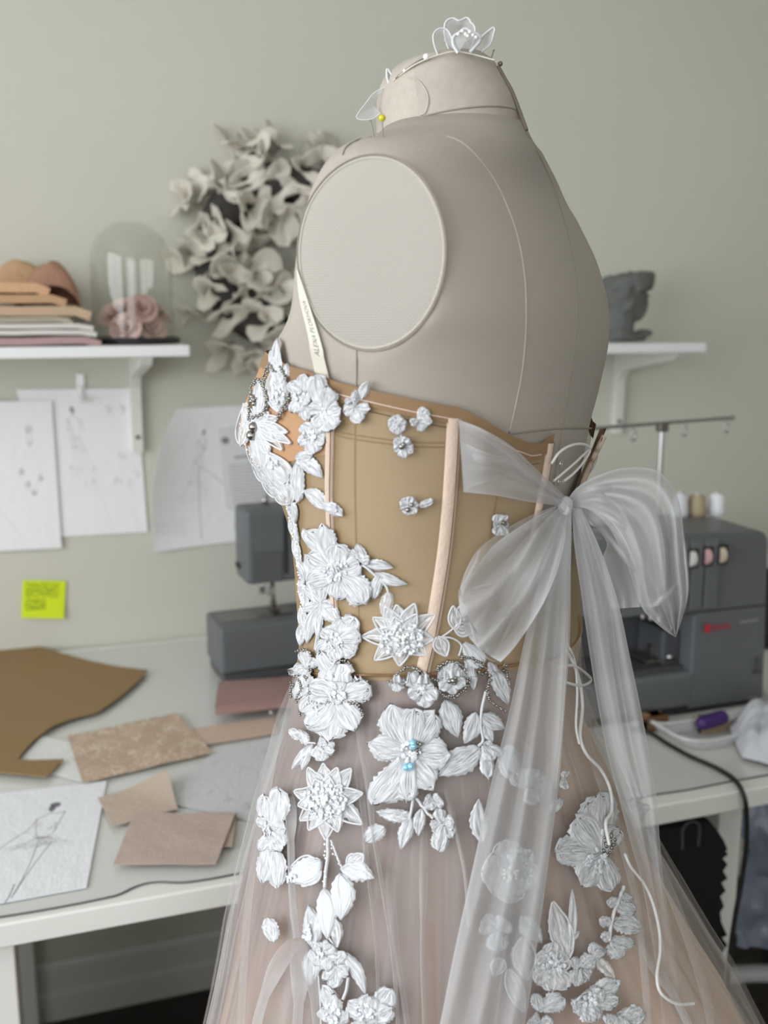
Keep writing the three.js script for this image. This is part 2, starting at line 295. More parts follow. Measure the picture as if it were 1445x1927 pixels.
wallSheet([[30, 733], [257, 731], [278, 1001], [112, 1010]], 0.003, () => 0, paperMat((x, w, h) => { gown(x, w * 0.42, h * 0.12, 2.6, 0.5); for (let k = 0; k < 6; k++) smudge(x, w * rr(0.68, 0.95), h * rr(0.1, 0.85), 22, 20, 0.22); stroke(x, [[w * 0.5, h * 0.6], [w * 0.56, h * 0.8], [w * 0.6, h * 0.93]], 3, 0.2); }), 'pinned pencil sketch of a flowered gown, right of the bottle-shaped flower sketch');
wallSheet([[-70, 757], [97, 754], [116, 1031], [-66, 1040]], 0.008, () => 0, paperMat((x, w, h) => { const c = w * 0.72; stroke(x, [[c - 12, 100], [c - 16, 150], [c - 4, 190]], 3, 0.6); stroke(x, [[c + 12, 100], [c + 16, 150], [c + 4, 190]], 3, 0.6); smudge(x, c, 120, 16, 24, 0.35); smudge(x, c, 180, 14, 20, 0.3); stroke(x, [[c - 6, 200], [c - 50, 260], [c - 60, 340], [c, 400], [c + 60, 320], [c + 40, 250], [c + 6, 200]], 1.6, 0.35); for (const [a, b] of [[-56, 300], [-20, 355], [15, 390], [55, 330]]) smudge(x, c + a, b, 15, 26, 0.5); stroke(x, [[w * 0.4, 480], [w * 0.55, 560], [w * 0.6, 590]], 3, 0.25); }), 'leftmost wall sketch, a hanging garland shape with dark blossoms');
// sheet curling off the wall along its left edge
const curlC = [[332, 768], [478, 762], [466, 1016], [289, 1037]].map(([p, q]) => onZ(p, q, 0.003));
single('fashion_sketch', thick(16, 16, (u, v) => { const p = curlC[0].clone().multiplyScalar((1 - u) * (1 - v)).addScaledVector(curlC[1], u * (1 - v)).addScaledVector(curlC[2], u * v).addScaledVector(curlC[3], (1 - u) * v), e = Math.pow(1 - u, 2), b = Math.sin(Math.PI * Math.pow(v, 0.8)); p.x -= 0.026 * e * b; p.z += 0.03 * Math.pow(1 - u, 3) * (0.3 + b); return { p, uv: [u, 1 - v] }; }, 0.0006), paperMat((x, w, h) => { gown(x, w * 0.42, h * 0.16, 2.2, 0.6); stroke(x, [[w * 0.42, h * 0.4], [w * 0.46, h * 0.7], [w * 0.5, h * 0.95]], 6, 0.4); stroke(x, [[w * 0.44, h * 0.42], [w * 0.6, h * 0.5], [w * 0.75, h * 0.6]], 5, 0.35); for (let k = 0; k < 5; k++) stroke(x, [[w * 0.02, h * (0.78 + k * 0.02)], [w * 0.2, h * (0.8 + k * 0.02)], [w * 0.35, h * (0.79 + k * 0.03)]], 2.5, 0.28); smudge(x, w * 0.92, h * 0.86, 40, 40, 0.2); }), 'curling pencil sketch of a long gown lifting off the wall at its left edge', 'drawing');
wallSheet([[408, 806], [540, 792], [548, 950], [426, 958]], 0.006, () => 0, paperMat((x, w, h) => { smudge(x, w * 0.1, h * 0.16, 30, 60, 0.8); x.fillStyle = INK + '0.5)'; x.fillRect(w * 0.2, h * 0.36, w * 0.3, 16); for (let k = 0; k < 14; k++) { x.fillStyle = INK + '0.3)'; x.fillRect(w * 0.1, h * (0.46 + k * 0.037), w * rr(0.5, 0.85), 8); } }, '#dedde2'), 'grey sheet with lines of small writing pinned beside the curling sketch');
wallSheet([[528, 905], [600, 900], [606, 958], [530, 964]], 0.004, () => 0, paperMat(() => {}, '#c3c3d0'), 'bluish blank sheet on the wall behind the grey sewing machine');
{
  const note = sheetQuad([[43, 1092], [124, 1093], [120, 1163], [40, 1161]].map(([a, b]) => onZ(a, b, 0.003)), 0.0006, (u, v) => 0.006 * v * v * v, 6, 'z');
  const m = std('stickyYellow', [1, 1, 1], 0.7, { map: paperTex((x, w, h) => { for (let k = 0; k < 9; k++) { x.strokeStyle = 'rgba(80,90,10,0.55)'; x.lineWidth = 7; x.beginPath(); const y = h * (0.1 + k * 0.075 + (k > 4 ? 0.05 : 0)); x.moveTo(w * 0.1, y + 6); for (let q = 0; q < 20; q++) x.lineTo(w * (0.1 + q * 0.039 * (k > 4 ? 0.6 : 1)), y + rr(-10, 10)); x.stroke(); } }, '#d3e617', 256, 256) });
  single('sticky_note', note, m, 'yellow-green sticky note with handwriting on the wall above the table', 'note');
  const hook = thing('adhesive_hook', 'clear plastic adhesive hook on the wall under the left shelf', 'hook');
  const a = onZ(151, 712, 0.004), b = onZ(152, 748, 0.004), gm = phys('clearPlastic', [0.9, 0.91, 0.9], 0.06, { transparent: true, opacity: 0.55, clearcoat: 1 });
  part(hook, 'plate', box(a.x - 0.007, a.x + 0.007, b.y - 0.004, a.y + 0.008, 0.002, 0.005, 0.0015), gm);
  part(hook, 'hook', tube([V(a.x, b.y + 0.02, 0.006), V(a.x, b.y, 0.010), V(a.x, b.y - 0.006, 0.018), V(a.x, b.y + 0.004, 0.024)], 0.0035), gm);
  settle(hook);
}
// ---------------------------------------------------------------- shelves
const SY = 1.287;
function shelf(label, x0, x1, y, depth, brackets) {
  const s = thing('wall_shelf', label, 'shelf');
  part(s, 'board', box(x0, x1, y - 0.017, y, 0.001, depth, 0.002), M.shelfWhite);
  for (const bx of brackets) {
    const by = y - 0.017, w = 0.0085, prof = new THREE.Shape([[0, -0.175], [0.012, -0.175], [0.016, -0.06], [0.035, -0.042], [0.205, -0.014], [0.215, -0.006], [0.215, 0], [0, 0]].map((p) => new THREE.Vector2(...p)));
    const b = part(s, 'bracket', new THREE.ExtrudeGeometry(prof, { depth: 2 * w, bevelEnabled: true, bevelSize: 0.0015, bevelThickness: 0.0015, bevelSegments: 2 }).rotateY(-Math.PI / 2).translate(bx + w, by, 0.002), M.bracketWhite);
    for (const dy of [-0.055, -0.15]) part(b, 'screw', cyl(V(bx, by + dy, 0.016), V(bx, by + dy, 0.0205), 0.0042, 0.0035, 12), M.darkSteel);
  }
  return settle(s);
}
shelf('left white wall shelf holding folded fabrics and a glass cloche', -1.1, 0.235, SY, 0.25, [-0.75, 0.172]);
shelf('right white wall shelf holding a dark stone head', 0.78, 1.178, SY - 0.006, 0.25, [0.86, onZ(1160, 720, 0).x]);

// ---------------------------------------------------------------- folded fabrics on the left shelf
function foldedCloth(name, label, color, y0, y1, xr, opts = {}) {
  const n = opts.folds ?? 2, z0 = opts.z0 ?? 0.03, z1 = opts.z1 ?? 0.235, x0 = opts.x0 ?? -0.32, mat = std(name + y0, color, 0.85, { bumpMap: crumple, bumpScale: 0.0015 });
  const h = (y1 - y0) / n, geos = [];
  for (let k = 0; k < n; k++) {                                      // stacked lengths joined by a fold at the right end: one continuous strip
    const a = y0 + k * h + 0.0006, t = h * 0.86;
    geos.push(thick(18, 8, (u, v) => { const x = lerp(x0, xr - 0.004 * (k % 2), u), s = 0.0016 * noise(x * 14, v * 3, y0 * 40 + k);
      const rise = (opts.dome ?? 0) * Math.sin(Math.PI * clamp((x - x0) / (xr - x0), 0, 1)) * Math.sin(Math.PI * (0.15 + 0.7 * v)) * (k + 1) / n;
      const end = Math.sqrt(Math.max(0, 1 - Math.pow(clamp((u - 0.94) / 0.06, 0, 1), 2)));
      return V(x, a + t * (0.5 + 0.5 * end) + s + rise + (opts.slope ?? 0) * (u - 0.5), lerp(z1, z0, v)); }, t * 0.9));
  }
  return single('folded_fabric', join(geos), mat, label, 'fabric', undefined);
}
const fy = (py) => onZ(100, py, 0.235).y, fx = (px, z = 0.235) => onZ(px, 600, z).x;
foldedCloth('c0', 'mauve pink folded fabric at the bottom of the shelf stack', [0.42, 0.28, 0.275], SY + 0.0005, fy(633), fx(189), { folds: 1 });
foldedCloth('c1', 'pale grey white folded fabric second from the bottom of the shelf stack', [0.66, 0.61, 0.57], fy(632), fy(608), fx(181), { folds: 2 });
foldedCloth('c2', 'thin beige lace trim folded between the white and the sand fabrics', [0.50, 0.42, 0.33], fy(608), fy(597), fx(137), { folds: 2 });
foldedCloth('c3', 'sand coloured folded fabric in the middle of the shelf stack', [0.52, 0.37, 0.24], fy(597), fy(574), fx(174), { folds: 1, z1: 0.23 });
foldedCloth('c4', 'tan folded fabric just above the sand coloured one', [0.50, 0.31, 0.17], fy(573), fy(553), fx(129), { folds: 1, z1: 0.225, z0: 0.15 });
foldedCloth('c5', 'peach folded fabric with a sloping edge near the top of the stack', [0.62, 0.37, 0.21], fy(551), fy(527), fx(99), { folds: 1, z1: 0.22, z0: 0.15, slope: -0.003 });
{ // loosely folded cloth heaped on the back of the stack
  const heap = (name, col, label, xa, xb, ya, yb, z0, z1, seed, edge) => single('heaped_fabric', thick(26, 16, (u, v) => {
    const x = lerp(fx(xa, 0.15), fx(xb, 0.15), u), e = Math.sin(Math.PI * Math.pow(u, edge)), y = lerp(onZ(100, ya, 0.15).y, onZ(100, yb, 0.15).y, Math.pow(Math.max(0, e), 0.6) * (1 - Math.pow(Math.abs(v - 0.45) / 0.56, 2.6)));
    return V(x, y + 0.004 * noise(u * 5, v * 4, seed) + 0.002 * noise(u * 13, v * 9, seed), lerp(z1, z0, v)); }, 0.004), std(name, col, 0.85, { bumpMap: crumple, bumpScale: 0.002 }), label, 'fabric');
  heap('heapA', [0.54, 0.34, 0.19], 'golden tan cloth heaped behind the folded stack on the left shelf', -30, 118, 570, 484, 0.02, 0.07, 3, 0.9);
  heap('heapB', [0.40, 0.22, 0.145], 'terracotta cloth heaped on top of the folded stack beside the cloche', 28, 156, 573, 490, 0.074, 0.147, 8, 1.3);
}
// ---------------------------------------------------------------- glass cloche with roses
{
  const zc = 0.135, c = onZ(253, 640, zc), R = (onZ(329, 520, zc).x - onZ(175, 520, zc).x) / 2 , yt = onZ(252, 416, zc).y, yb = SY + 0.011;
  const g = thing('glass_cloche', 'glass bell dome on a round black base with pink roses inside', 'cloche', V(c.x, SY, zc));
  const rim = R * 1.14;
  part(g, 'base', new THREE.LatheGeometry([[0, 0.0004], [rim - 0.003, 0.0004], [rim, 0.003], [rim, 0.007], [rim - 0.004, 0.0105], [0, 0.0108]].map((p) => new THREE.Vector2(...p)), 48), std('blackBase', [0.012, 0.012, 0.013], 0.35));
  const prof = [], n = 22, cyH = yt - yb - R;
  prof.push(new THREE.Vector2(R, 0)); prof.push(new THREE.Vector2(R, cyH * 0.5));
  for (let k = 0; k <= n; k++) prof.push(new THREE.Vector2(R * Math.cos(k / n * Math.PI / 2), cyH + R * Math.sin(k / n * Math.PI / 2)));
  part(g, 'dome', new THREE.LatheGeometry(prof, 64).translate(0, yb - SY + 0.0004, 0), phys('domeGlass', [0.93, 0.94, 0.92], 0.0, { transmission: 1, thickness: 0 }));
  const roseMats = [[0.52, 0.33, 0.29], [0.58, 0.40, 0.35], [0.50, 0.32, 0.28]].map((k, i) => std('rose' + i, k, 0.75));
  const rose = (px, py, z, r, tilt, mi, label) => {
    const p = onZ(px, py, z), t = thing('pink_rose', label, 'rose', p);
    for (let k = 0; k < 13; k++) {
      const ring = k < 3 ? 0 : k < 7 ? 1 : 2, a = k * 2.4, rad = r * [0.28, 0.6, 0.92][ring], hgt = r * [0.95, 0.8, 0.55][ring], spread = [0.1, 0.3, 0.62][ring];
      const m = part(t, 'petal', thick(7, 7, (u, v) => { const w = (v - 0.5) * 2.1, q = rad * (0.35 + 0.65 * Math.sin(u * 1.5)) * (1 + spread * u * u), h = hgt * (u * 1.15 - 0.35 * u * u - 0.12 * w * w * u) - r * 0.45 * (ring === 2 ? 1 : 0.7);
        return V(Math.cos(a + w) * q, h + 0.0012 * Math.sin(w * 5 + k), Math.sin(a + w) * q); }, 0.0007), roseMats[mi]);
      m.rotation.set(tilt[0], 0, tilt[1]);
    }
    return t;
  };
  rose(219, 586, 0.155, 0.0235, [0.5, 0.5], 1, 'large pale pink rose at the left inside the glass cloche');
  rose(268, 580, 0.185, 0.0165, [1.2, -0.1], 0, 'dusky pink rose facing forward in the middle of the cloche');
  rose(287, 582, 0.12, 0.0235, [0.3, -0.5], 2, 'shaded pink rose at the back right inside the cloche');
  rose(286, 614, 0.18, 0.018, [1.0, -0.4], 1, 'small pale rose low at the right front of the cloche');
  rose(236, 617, 0.19, 0.0175, [1.1, 0.3], 1, 'small pale rose low at the left front of the cloche');
}
// ---------------------------------------------------------------- wreath of curled petals
{
  const c = onZ(541, 482, 0.05), R0 = 0.128;
  const w = thing('petal_wreath', 'round wall wreath of curled grey-white leathery petals', 'wreath', V(c.x, c.y, 0.004));
  part(w, 'ring', new THREE.TorusGeometry(R0, 0.034, 10, 48).translate(0, 0, 0.028), std('wreathRing', [0.05, 0.045, 0.04], 0.95));
  const mats = [[0.66, 0.615, 0.53], [0.75, 0.705, 0.615], [0.56, 0.52, 0.44], [0.70, 0.66, 0.575]].map((k, i) => std('wreathPetal' + i, k, 0.8));
  const variants = [];
  for (let k = 0; k < 14; k++) {
    const L = rr(0.05, 0.072), open = rr(2.0, 2.9), r1 = rr(0.014, 0.022), curl = rr(0.5, 1.3), wave = 2 + (k % 3), ph = rr(0, 6);
    variants.push(thick(10, 14, (u, v) => {                          // a funnel rolled from a strip, its lip waved and turned back
      const a = (v - 0.5) * 2 * open, q = 0.003 + r1 * Math.pow(u, 1.2), lip = Math.pow(u, 3);
      const rad = q * (1 + 0.45 * lip * Math.sin(wave * a + ph)) + 0.010 * lip * curl, z = L * u * (1 - 0.15 * lip) - 0.009 * lip * curl * (1 + Math.cos(wave * a + ph + 1)) - 0.016 * u * Math.pow(Math.abs(v - 0.5) * 2, 3);
      return V(Math.cos(a) * rad - r1 * 0.4 * u, Math.sin(a) * rad, z); }, 0.0022));
  }
  for (let k = 0; k < 118; k++) {
    const ring = k % 4, a = k * 2.39996 + rr(-0.15, 0.15), rad = R0 + [-0.044, -0.014, 0.018, 0.046][ring] + rr(-0.008, 0.008), z = [0.028, 0.045, 0.042, 0.022][ring] + rr(-0.006, 0.008);
    const out = [-0.55, -0.2, 0.25, 0.75][ring] + rr(-0.25, 0.25), side = rr(-0.4, 0.4);
    const m = part(w, 'petal', variants[k % 14], mats[(k * 7 + ring) % 4]);
    m.position.set(Math.cos(a) * rad * 0.97, Math.sin(a) * rad * 1.03, z - 0.014);
    const dir = V(Math.cos(a) * out - Math.sin(a) * side, Math.sin(a) * out + Math.cos(a) * side, rr(0.65, 0.95)).normalize();
    m.quaternion.setFromUnitVectors(V(0, 0, 1), dir).multiply(new THREE.Quaternion().setFromAxisAngle(V(0, 0, 1), rr(0, 6.28)));
    m.scale.setScalar(rr(0.85, 1.15));
  }
}
// ---------------------------------------------------------------- dark stone head on the right shelf
{
  const zc = 0.13, base = onZ(1184, 640, zc), S = onZ(1184, 505, zc).y - (SY - 0.006), bx = onZ(1187, 570, zc).x, y0 = SY - 0.006;
  // signed distance: smooth union of ellipsoids in units of the head's height (x right, y up, z to the viewer); the face looks right
  const el = [[-0.05, 0.62, 0, 0.31, 0.32, 0.27], [0.13, 0.5, 0.03, 0.165, 0.21, 0.17], [0.29, 0.51, 0.05, 0.045, 0.075, 0.045], [0.215, 0.625, 0.04, 0.085, 0.045, 0.14], [0.2, 0.42, 0.05, 0.055, 0.03, 0.075], [0.155, 0.35, 0.04, 0.07, 0.065, 0.085], [-0.12, 0.24, 0, 0.23, 0.28, 0.19], [0, 0.05, 0, 0.33, 0.085, 0.22], [0.32, 0.12, 0.02, 0.12, 0.05, 0.12], [-0.12, 0.52, 0.24, 0.045, 0.08, 0.04]];
  for (let k = 0; k < 46; k++) { const a = rr(-2.6, 2.6), h = rr(0, 1); const rad = 0.285; el.push([0.0 + Math.cos(a) * rad * 1.06, 0.77 + 0.17 * h - 0.05 * (1 - Math.cos(a)), Math.sin(a) * rad, 0.068, 0.06, 0.068]); }
  for (let k = 0; k < 14; k++) el.push([rr(-0.3, -0.12), rr(0.45, 0.8), rr(-0.18, 0.22), 0.085, 0.085, 0.085]);
  const mc = new MarchingCubes(64, std('tmpStone', [0.1, 0.1, 0.1], 0.9), false, false, 120000); mc.isolation = 0;
  const N = 64, half = 0.62;
  for (let z = 0; z < N; z++) for (let y = 0; y < N; y++) for (let x = 0; x < N; x++) {
    const X = (x - N / 2) / (N / 2) * half, Y = (y - N / 2) / (N / 2) * half + 0.5, Z = (z - N / 2) / (N / 2) * half; let acc = 0;
    for (const [a, b, c, p, q, r] of el) { const k0 = Math.hypot((X - a) / p, (Y - b) / q, (Z - c) / r), d = (k0 - 1) * Math.min(p, q, r); acc += Math.exp(-d * 55); }
    let d = -Math.log(Math.max(acc, 1e-20)) / 55; d = Math.max(d, Y - 0.985 + 0.02 * X, -Y + 0.015);
    mc.field[x + y * N + z * N * N] = -d;
  }
  mc.update();
  const g = new THREE.BufferGeometry(), n = mc.count;
  const P = new Float32Array(mc.positionArray.subarray(0, n * 3)), Nn = new Float32Array(mc.normalArray.subarray(0, n * 3));
  for (let i = 0; i < n; i++) { P[i * 3] = P[i * 3] * half * S; P[i * 3 + 1] = (P[i * 3 + 1] * half + 0.5) * S; P[i * 3 + 2] *= half * S; }
  g.setAttribute('position', new THREE.BufferAttribute(P, 3)); g.setAttribute('normal', new THREE.BufferAttribute(Nn, 3));
  g.setAttribute('uv', new THREE.BufferAttribute(new Float32Array(n * 2).map((_, i) => P[(i >> 1) * 3 + (i & 1)] * 6), 2));
  g.rotateY(0.12); g.translate(bx - 0.01, y0, zc);
  single('stone_head', g, std('darkStone', [0.135, 0.14, 0.13], 0.85, { bumpMap: crumple, bumpScale: 0.004 }), 'small dark grey stone head with curly hair on the right shelf', 'sculpture');
}
// ---------------------------------------------------------------- paper pattern, swatches and sketches on the table
single('paper_pattern', plateY([[-130, 1228], [0, 1218], [46, 1213], [71, 1217], [116, 1230], [166, 1244], [224, 1256], [279, 1262], [266, 1277], [249, 1293], [220, 1317], [183, 1342], [137, 1353], [100, 1367], [66, 1392], [46, 1413], [34, 1430], [60, 1432], [120, 1430], [104, 1447], [88, 1463], [0, 1455], [-130, 1452]], TOP + 0.006, 0.0014), std('kraft', [0.30, 0.19, 0.085], 0.8, { bumpMap: crumple, bumpScale: 0.0004 }), 'brown kraft paper sewing pattern with a curved cut edge on the table', 'pattern');
const deskSheet = (name, px, mat, label, category, y = 0.001, lift = () => 0, t = 0.0006) => single(name, sheetQuad(px.map(([a, b]) => onY(a, b, TOP + y)), t, lift, 10), mat, label, category);
deskSheet('sketch_sheet', [[28, 1440], [80, 1385], [152, 1402], [170, 1475]], paperMat((x, w, h) => { stroke(x, [[w * 0.2, h * 0.5], [w * 0.5, h * 0.6], [w * 0.8, h * 0.75]], 4, 0.3); }, '#ececec'), 'white sheet lying partly under the kraft pattern', 'drawing', 0.0016);
deskSheet('sketch_sheet', [[293, 1507], [398, 1420], [560, 1372], [540, 1560]], paperMat((x, w, h) => { for (let k = 0; k < 12; k++) smudge(x, w * rr(0.1, 0.9), h * rr(0.1, 0.9), 24, 16, 0.16); for (let k = 0; k < 5; k++) stroke(x, [[w * rr(0, 0.5), h * rr(0.1, 0.9)], [w * rr(0.3, 0.7), h * rr(0.1, 0.9)], [w * rr(0.5, 1), h * rr(0.1, 0.9)]], 3, 0.22); }, '#d6d6db'), 'grey smudged sketch sheet half hidden behind the gown skirt', 'drawing', 0.0012);
deskSheet('sketch_sheet', [[-70, 1502], [201, 1470], [163, 1671], [-60, 1712]], paperMat((x, w, h) => {
  const cx = w * 0.56, a = 0.6; x.fillStyle = INK + '0.75)'; x.beginPath(); x.ellipse(cx + 46, 128, 20, 17, 0, 0, 7); x.fill(); x.beginPath(); x.ellipse(cx + 34, 150, 13, 18, 0, 0, 7); x.fill();
  stroke(x, [[cx + 34, 165], [cx + 30, 185], [cx - 20, 205], [cx - 40, 260], [cx - 130, 330], [cx - 175, 372]], 5, a); stroke(x, [[cx + 34, 180], [cx + 75, 190], [cx + 90, 170], [cx + 70, 230], [cx + 55, 290]], 5, a);
  stroke(x, [[cx - 20, 205], [cx - 25, 290], [cx - 5, 330], [cx + 50, 320], [cx + 55, 240]], 4, a); for (let k = 0; k < 26; k++) stroke(x, [[cx - 5 + rr(-20, 60), 320], [cx + rr(-120, 120), 345 + rr(-10, 30)], [cx + rr(-150, 140), 372 + rr(-20, 20)]], 2, 0.4);
  stroke(x, [[cx - 10, 360], [cx - 30, 460], [cx - 70, 560], [cx - 105, 622]], 6, a); stroke(x, [[cx + 45, 360], [cx - 5, 450], [cx - 45, 520], [cx - 95, 610]], 6, a); stroke(x, [[cx - 95, 560], [cx - 110, 610], [cx - 130, 640]], 9, a);
  for (let k = 0; k < 7; k++) smudge(x, cx + rr(-50, 60), rr(220, 340), 14, 14, 0.25);
}, '#f3f3fa'), 'pencil sketch of a dancer in a tutu on white paper on the table', 'drawing', 0.0016);
const laceTex = paperTex((x, w, h) => { for (let k = 0; k < 260; k++) { x.strokeStyle = `rgba(238,224,212,${rr(0.4, 0.9)})`; x.lineWidth = rr(2, 6); x.beginPath(); const cx = rr(0, w), cy = rr(0, h), q = rr(6, 34), s = rr(0, 6); x.arc(cx, cy, q, s, s + rr(1.5, 5)); x.stroke(); } for (let k = 0; k < 700; k++) { x.fillStyle = `rgba(120,100,85,${rr(0.1, 0.3)})`; x.fillRect(rr(0, w), rr(0, h), 4, 4); } }, '#c0aa96', 512, 512);
const swatch = (i, col, o = {}) => std('swatch' + i, col, 0.8, { bumpMap: crumple, bumpScale: 0.0005, ...o });
deskSheet('peach_swatch', [[357, 1372], [517, 1350], [522, 1381], [362, 1406]], swatch(0, [0.62, 0.46, 0.37]), 'long peach fabric strip behind the lace swatch', 'fabric', 0.003);
deskSheet('lace_swatch', [[127, 1386], [334, 1343], [400, 1418], [156, 1475]], swatch(1, [1, 0.96, 0.92], { map: laceTex }), 'beige lace swatch on the table between pattern and pink pouch', 'fabric', 0.0036, (u, v) => 0.001 + 0.002 * noise(u * 4, v * 4, 2));
deskSheet('beige_swatch', [[184, 1503], [316, 1466], [335, 1524], [212, 1557]], swatch(2, [0.57, 0.455, 0.37]), 'beige fabric swatch with a turned corner under the dusty pink one', 'fabric', 0.0045, (u, v) => 0.001 + 0.012 * Math.pow(clamp(u * 1.4 - 0.4 - v, 0, 1), 1.5));
deskSheet('tan_swatch', [[330, 1535], [446, 1531], [437, 1594], [336, 1590]], swatch(3, [0.50, 0.39, 0.32]), 'tan swatch edge showing behind the dusty pink swatch', 'fabric', 0.0052);
deskSheet('pink_swatch', [[252, 1533], [444, 1531], [406, 1629], [213, 1630]], swatch(4, [0.54, 0.42, 0.37]), 'dusty pink square swatch nearest the table edge', 'fabric', 0.0062, (u, v) => 0.0015 + 0.002 * noise(u * 3, v * 3, 7));
{
  const t = thing('pink_pouch', 'flat dusty pink pouch on the table in front of the grey sewing machine', 'pouch');
  const c = [[413, 1312], [600, 1300], [590, 1340], [406, 1361]].map(([a, b]) => onY(a, b, TOP + 0.004));
  part(t, 'body', sheetQuad(c.map((p) => p.clone().add(V(0, 0.012, 0))), 0.014, (u, v) => 0.003 * Math.sin(Math.PI * u) * Math.sin(Math.PI * v), 8), swatch(5, [0.36, 0.22, 0.20]));
  part(t, 'flap', sheetQuad([c[3].clone().lerp(c[0], 0.45), c[2].clone().lerp(c[1], 0.45), c[2], c[3]].map((p) => p.clone().add(V(0, 0.0165, 0.001))), 0.0015, () => 0, 6), swatch(6, [0.44, 0.28, 0.25]));
  part(t, 'snap', ball(onY(510, 1341, TOP + 0.022), 0.003), M.steel); settle(t);
}
// ---------------------------------------------------------------- grey sewing machine
const greyA = std('machineGrey', [0.125, 0.13, 0.138], 0.42), greyB = std('machineDark', [0.07, 0.073, 0.078], 0.45), greyC = std('machineBlack', [0.018, 0.018, 0.019], 0.5);
function decal(w, h, draw, cw = 512, ch = 128) { const c = document.createElement('canvas'); c.width = cw; c.height = ch; const x = c.getContext('2d'); draw(x, cw, ch); const t = new THREE.CanvasTexture(c); t.colorSpace = THREE.SRGBColorSpace; return [new THREE.PlaneGeometry(w, h), std('print' + pk++, [1, 1, 1], 0.5, { map: t, transparent: true })]; }
{
  const c = onY(417, 1293, TOP), turn = 0.06;                        // front left foot of the base
  const m = thing('sewing_machine', 'grey sewing machine with needle head, half hidden behind the gown', 'sewing machine', V(c.x, TOP, c.z), turn);
  const D = 0.105, B = 0.098, HY = 0.282;
  part(m, 'foot_plate', box(0.004, 0.40, 0.002, 0.018, -D + 0.004, -0.003, 0.004), greyB);
  part(m, 'base', box(0, 0.405, 0.019, B, -D, 0, 0.007), greyA);
  part(m, 'bed_inset', box(0.010, 0.10, B, B + 0.0012, -0.08, -0.03, 0.0005), std('bedInset', [0.17, 0.16, 0.145], 0.35));
  part(m, 'needle_plate', box(0.075, 0.135, B + 0.0012, B + 0.003, -0.085, -0.035, 0.0008), M.darkSteel);
  part(m, 'upright', box(0.285, 0.40, B, HY, -D + 0.008, -0.02, 0.012), greyA);
  const hx = onZ(462, 1000, c.z - 0.03).x - c.x, hy0 = 0.158;
  part(m, 'arm', box(hx + 0.06, 0.40, 0.205, HY, -0.09, -0.025, 0.012), greyA);
  part(m, 'head', box(hx, hx + 0.115, hy0, HY, -0.095, -0.022, 0.009), greyA);
  part(m, 'face_plate', box(hx + 0.008, hx + 0.06, hy0 + 0.002, HY - 0.07, -0.022, -0.0195, 0.001), std('facePlate', [0.10, 0.104, 0.11], 0.4));
  for (const dx of [0.064, 0.086]) part(m, 'thread_slot', box(hx + dx, hx + dx + 0.006, hy0 + 0.015, HY - 0.012, -0.0225, -0.0202, 0.0005), greyC);
  part(m, 'tension_dial', cyl(V(hx + 0.103, 0.185, -0.022), V(hx + 0.103, 0.185, -0.012), 0.009, 0.008, 20), M.steel);
  part(m, 'presser_lever', box(hx - 0.004, hx, hy0 + 0.02, hy0 + 0.028, -0.08, -0.06, 0.001), greyC);
  part(m, 'needle_bar', cyl(V(hx + 0.048, hy0 - 0.025, -0.057), V(hx + 0.048, hy0 + 0.005, -0.057), 0.0042), M.steel);
  part(m, 'needle_clamp', join([box(hx + 0.04, hx + 0.056, hy0 - 0.028, hy0 - 0.012, -0.065, -0.049, 0.002), cyl(V(hx + 0.03, hy0 - 0.02, -0.057), V(hx + 0.042, hy0 - 0.02, -0.057), 0.0055)]), M.steel);
  part(m, 'presser_bar', cyl(V(hx + 0.056, B + 0.016, -0.064), V(hx + 0.056, hy0, -0.064), 0.003), M.darkSteel);
  part(m, 'presser_foot', join([box(hx + 0.049, hx + 0.063, B + 0.004, B + 0.008, -0.075, -0.043, 0.001), box(hx + 0.052, hx + 0.06, B + 0.008, B + 0.02, -0.068, -0.06, 0.001)]), M.darkSteel);
  part(m, 'needle', cyl(V(hx + 0.048, B + 0.006, -0.057), V(hx + 0.048, hy0 - 0.025, -0.057), 0.0003, 0.0008, 8), M.steel);
  part(m, 'spool_pin', cyl(V(hx + 0.055, HY, -0.085), V(hx + 0.055, HY + 0.075, -0.085), 0.003), std('pinGrey', [0.3, 0.29, 0.27], 0.5));
  part(m, 'thread_guide', ball(V(hx + 0.047, HY + 0.006, -0.07), 0.006), M.steel);
  part(m, 'hand_wheel', cyl(V(0.402, 0.24, -0.085), V(0.425, 0.24, -0.085), 0.032, 0.03, 32), greyB);
}
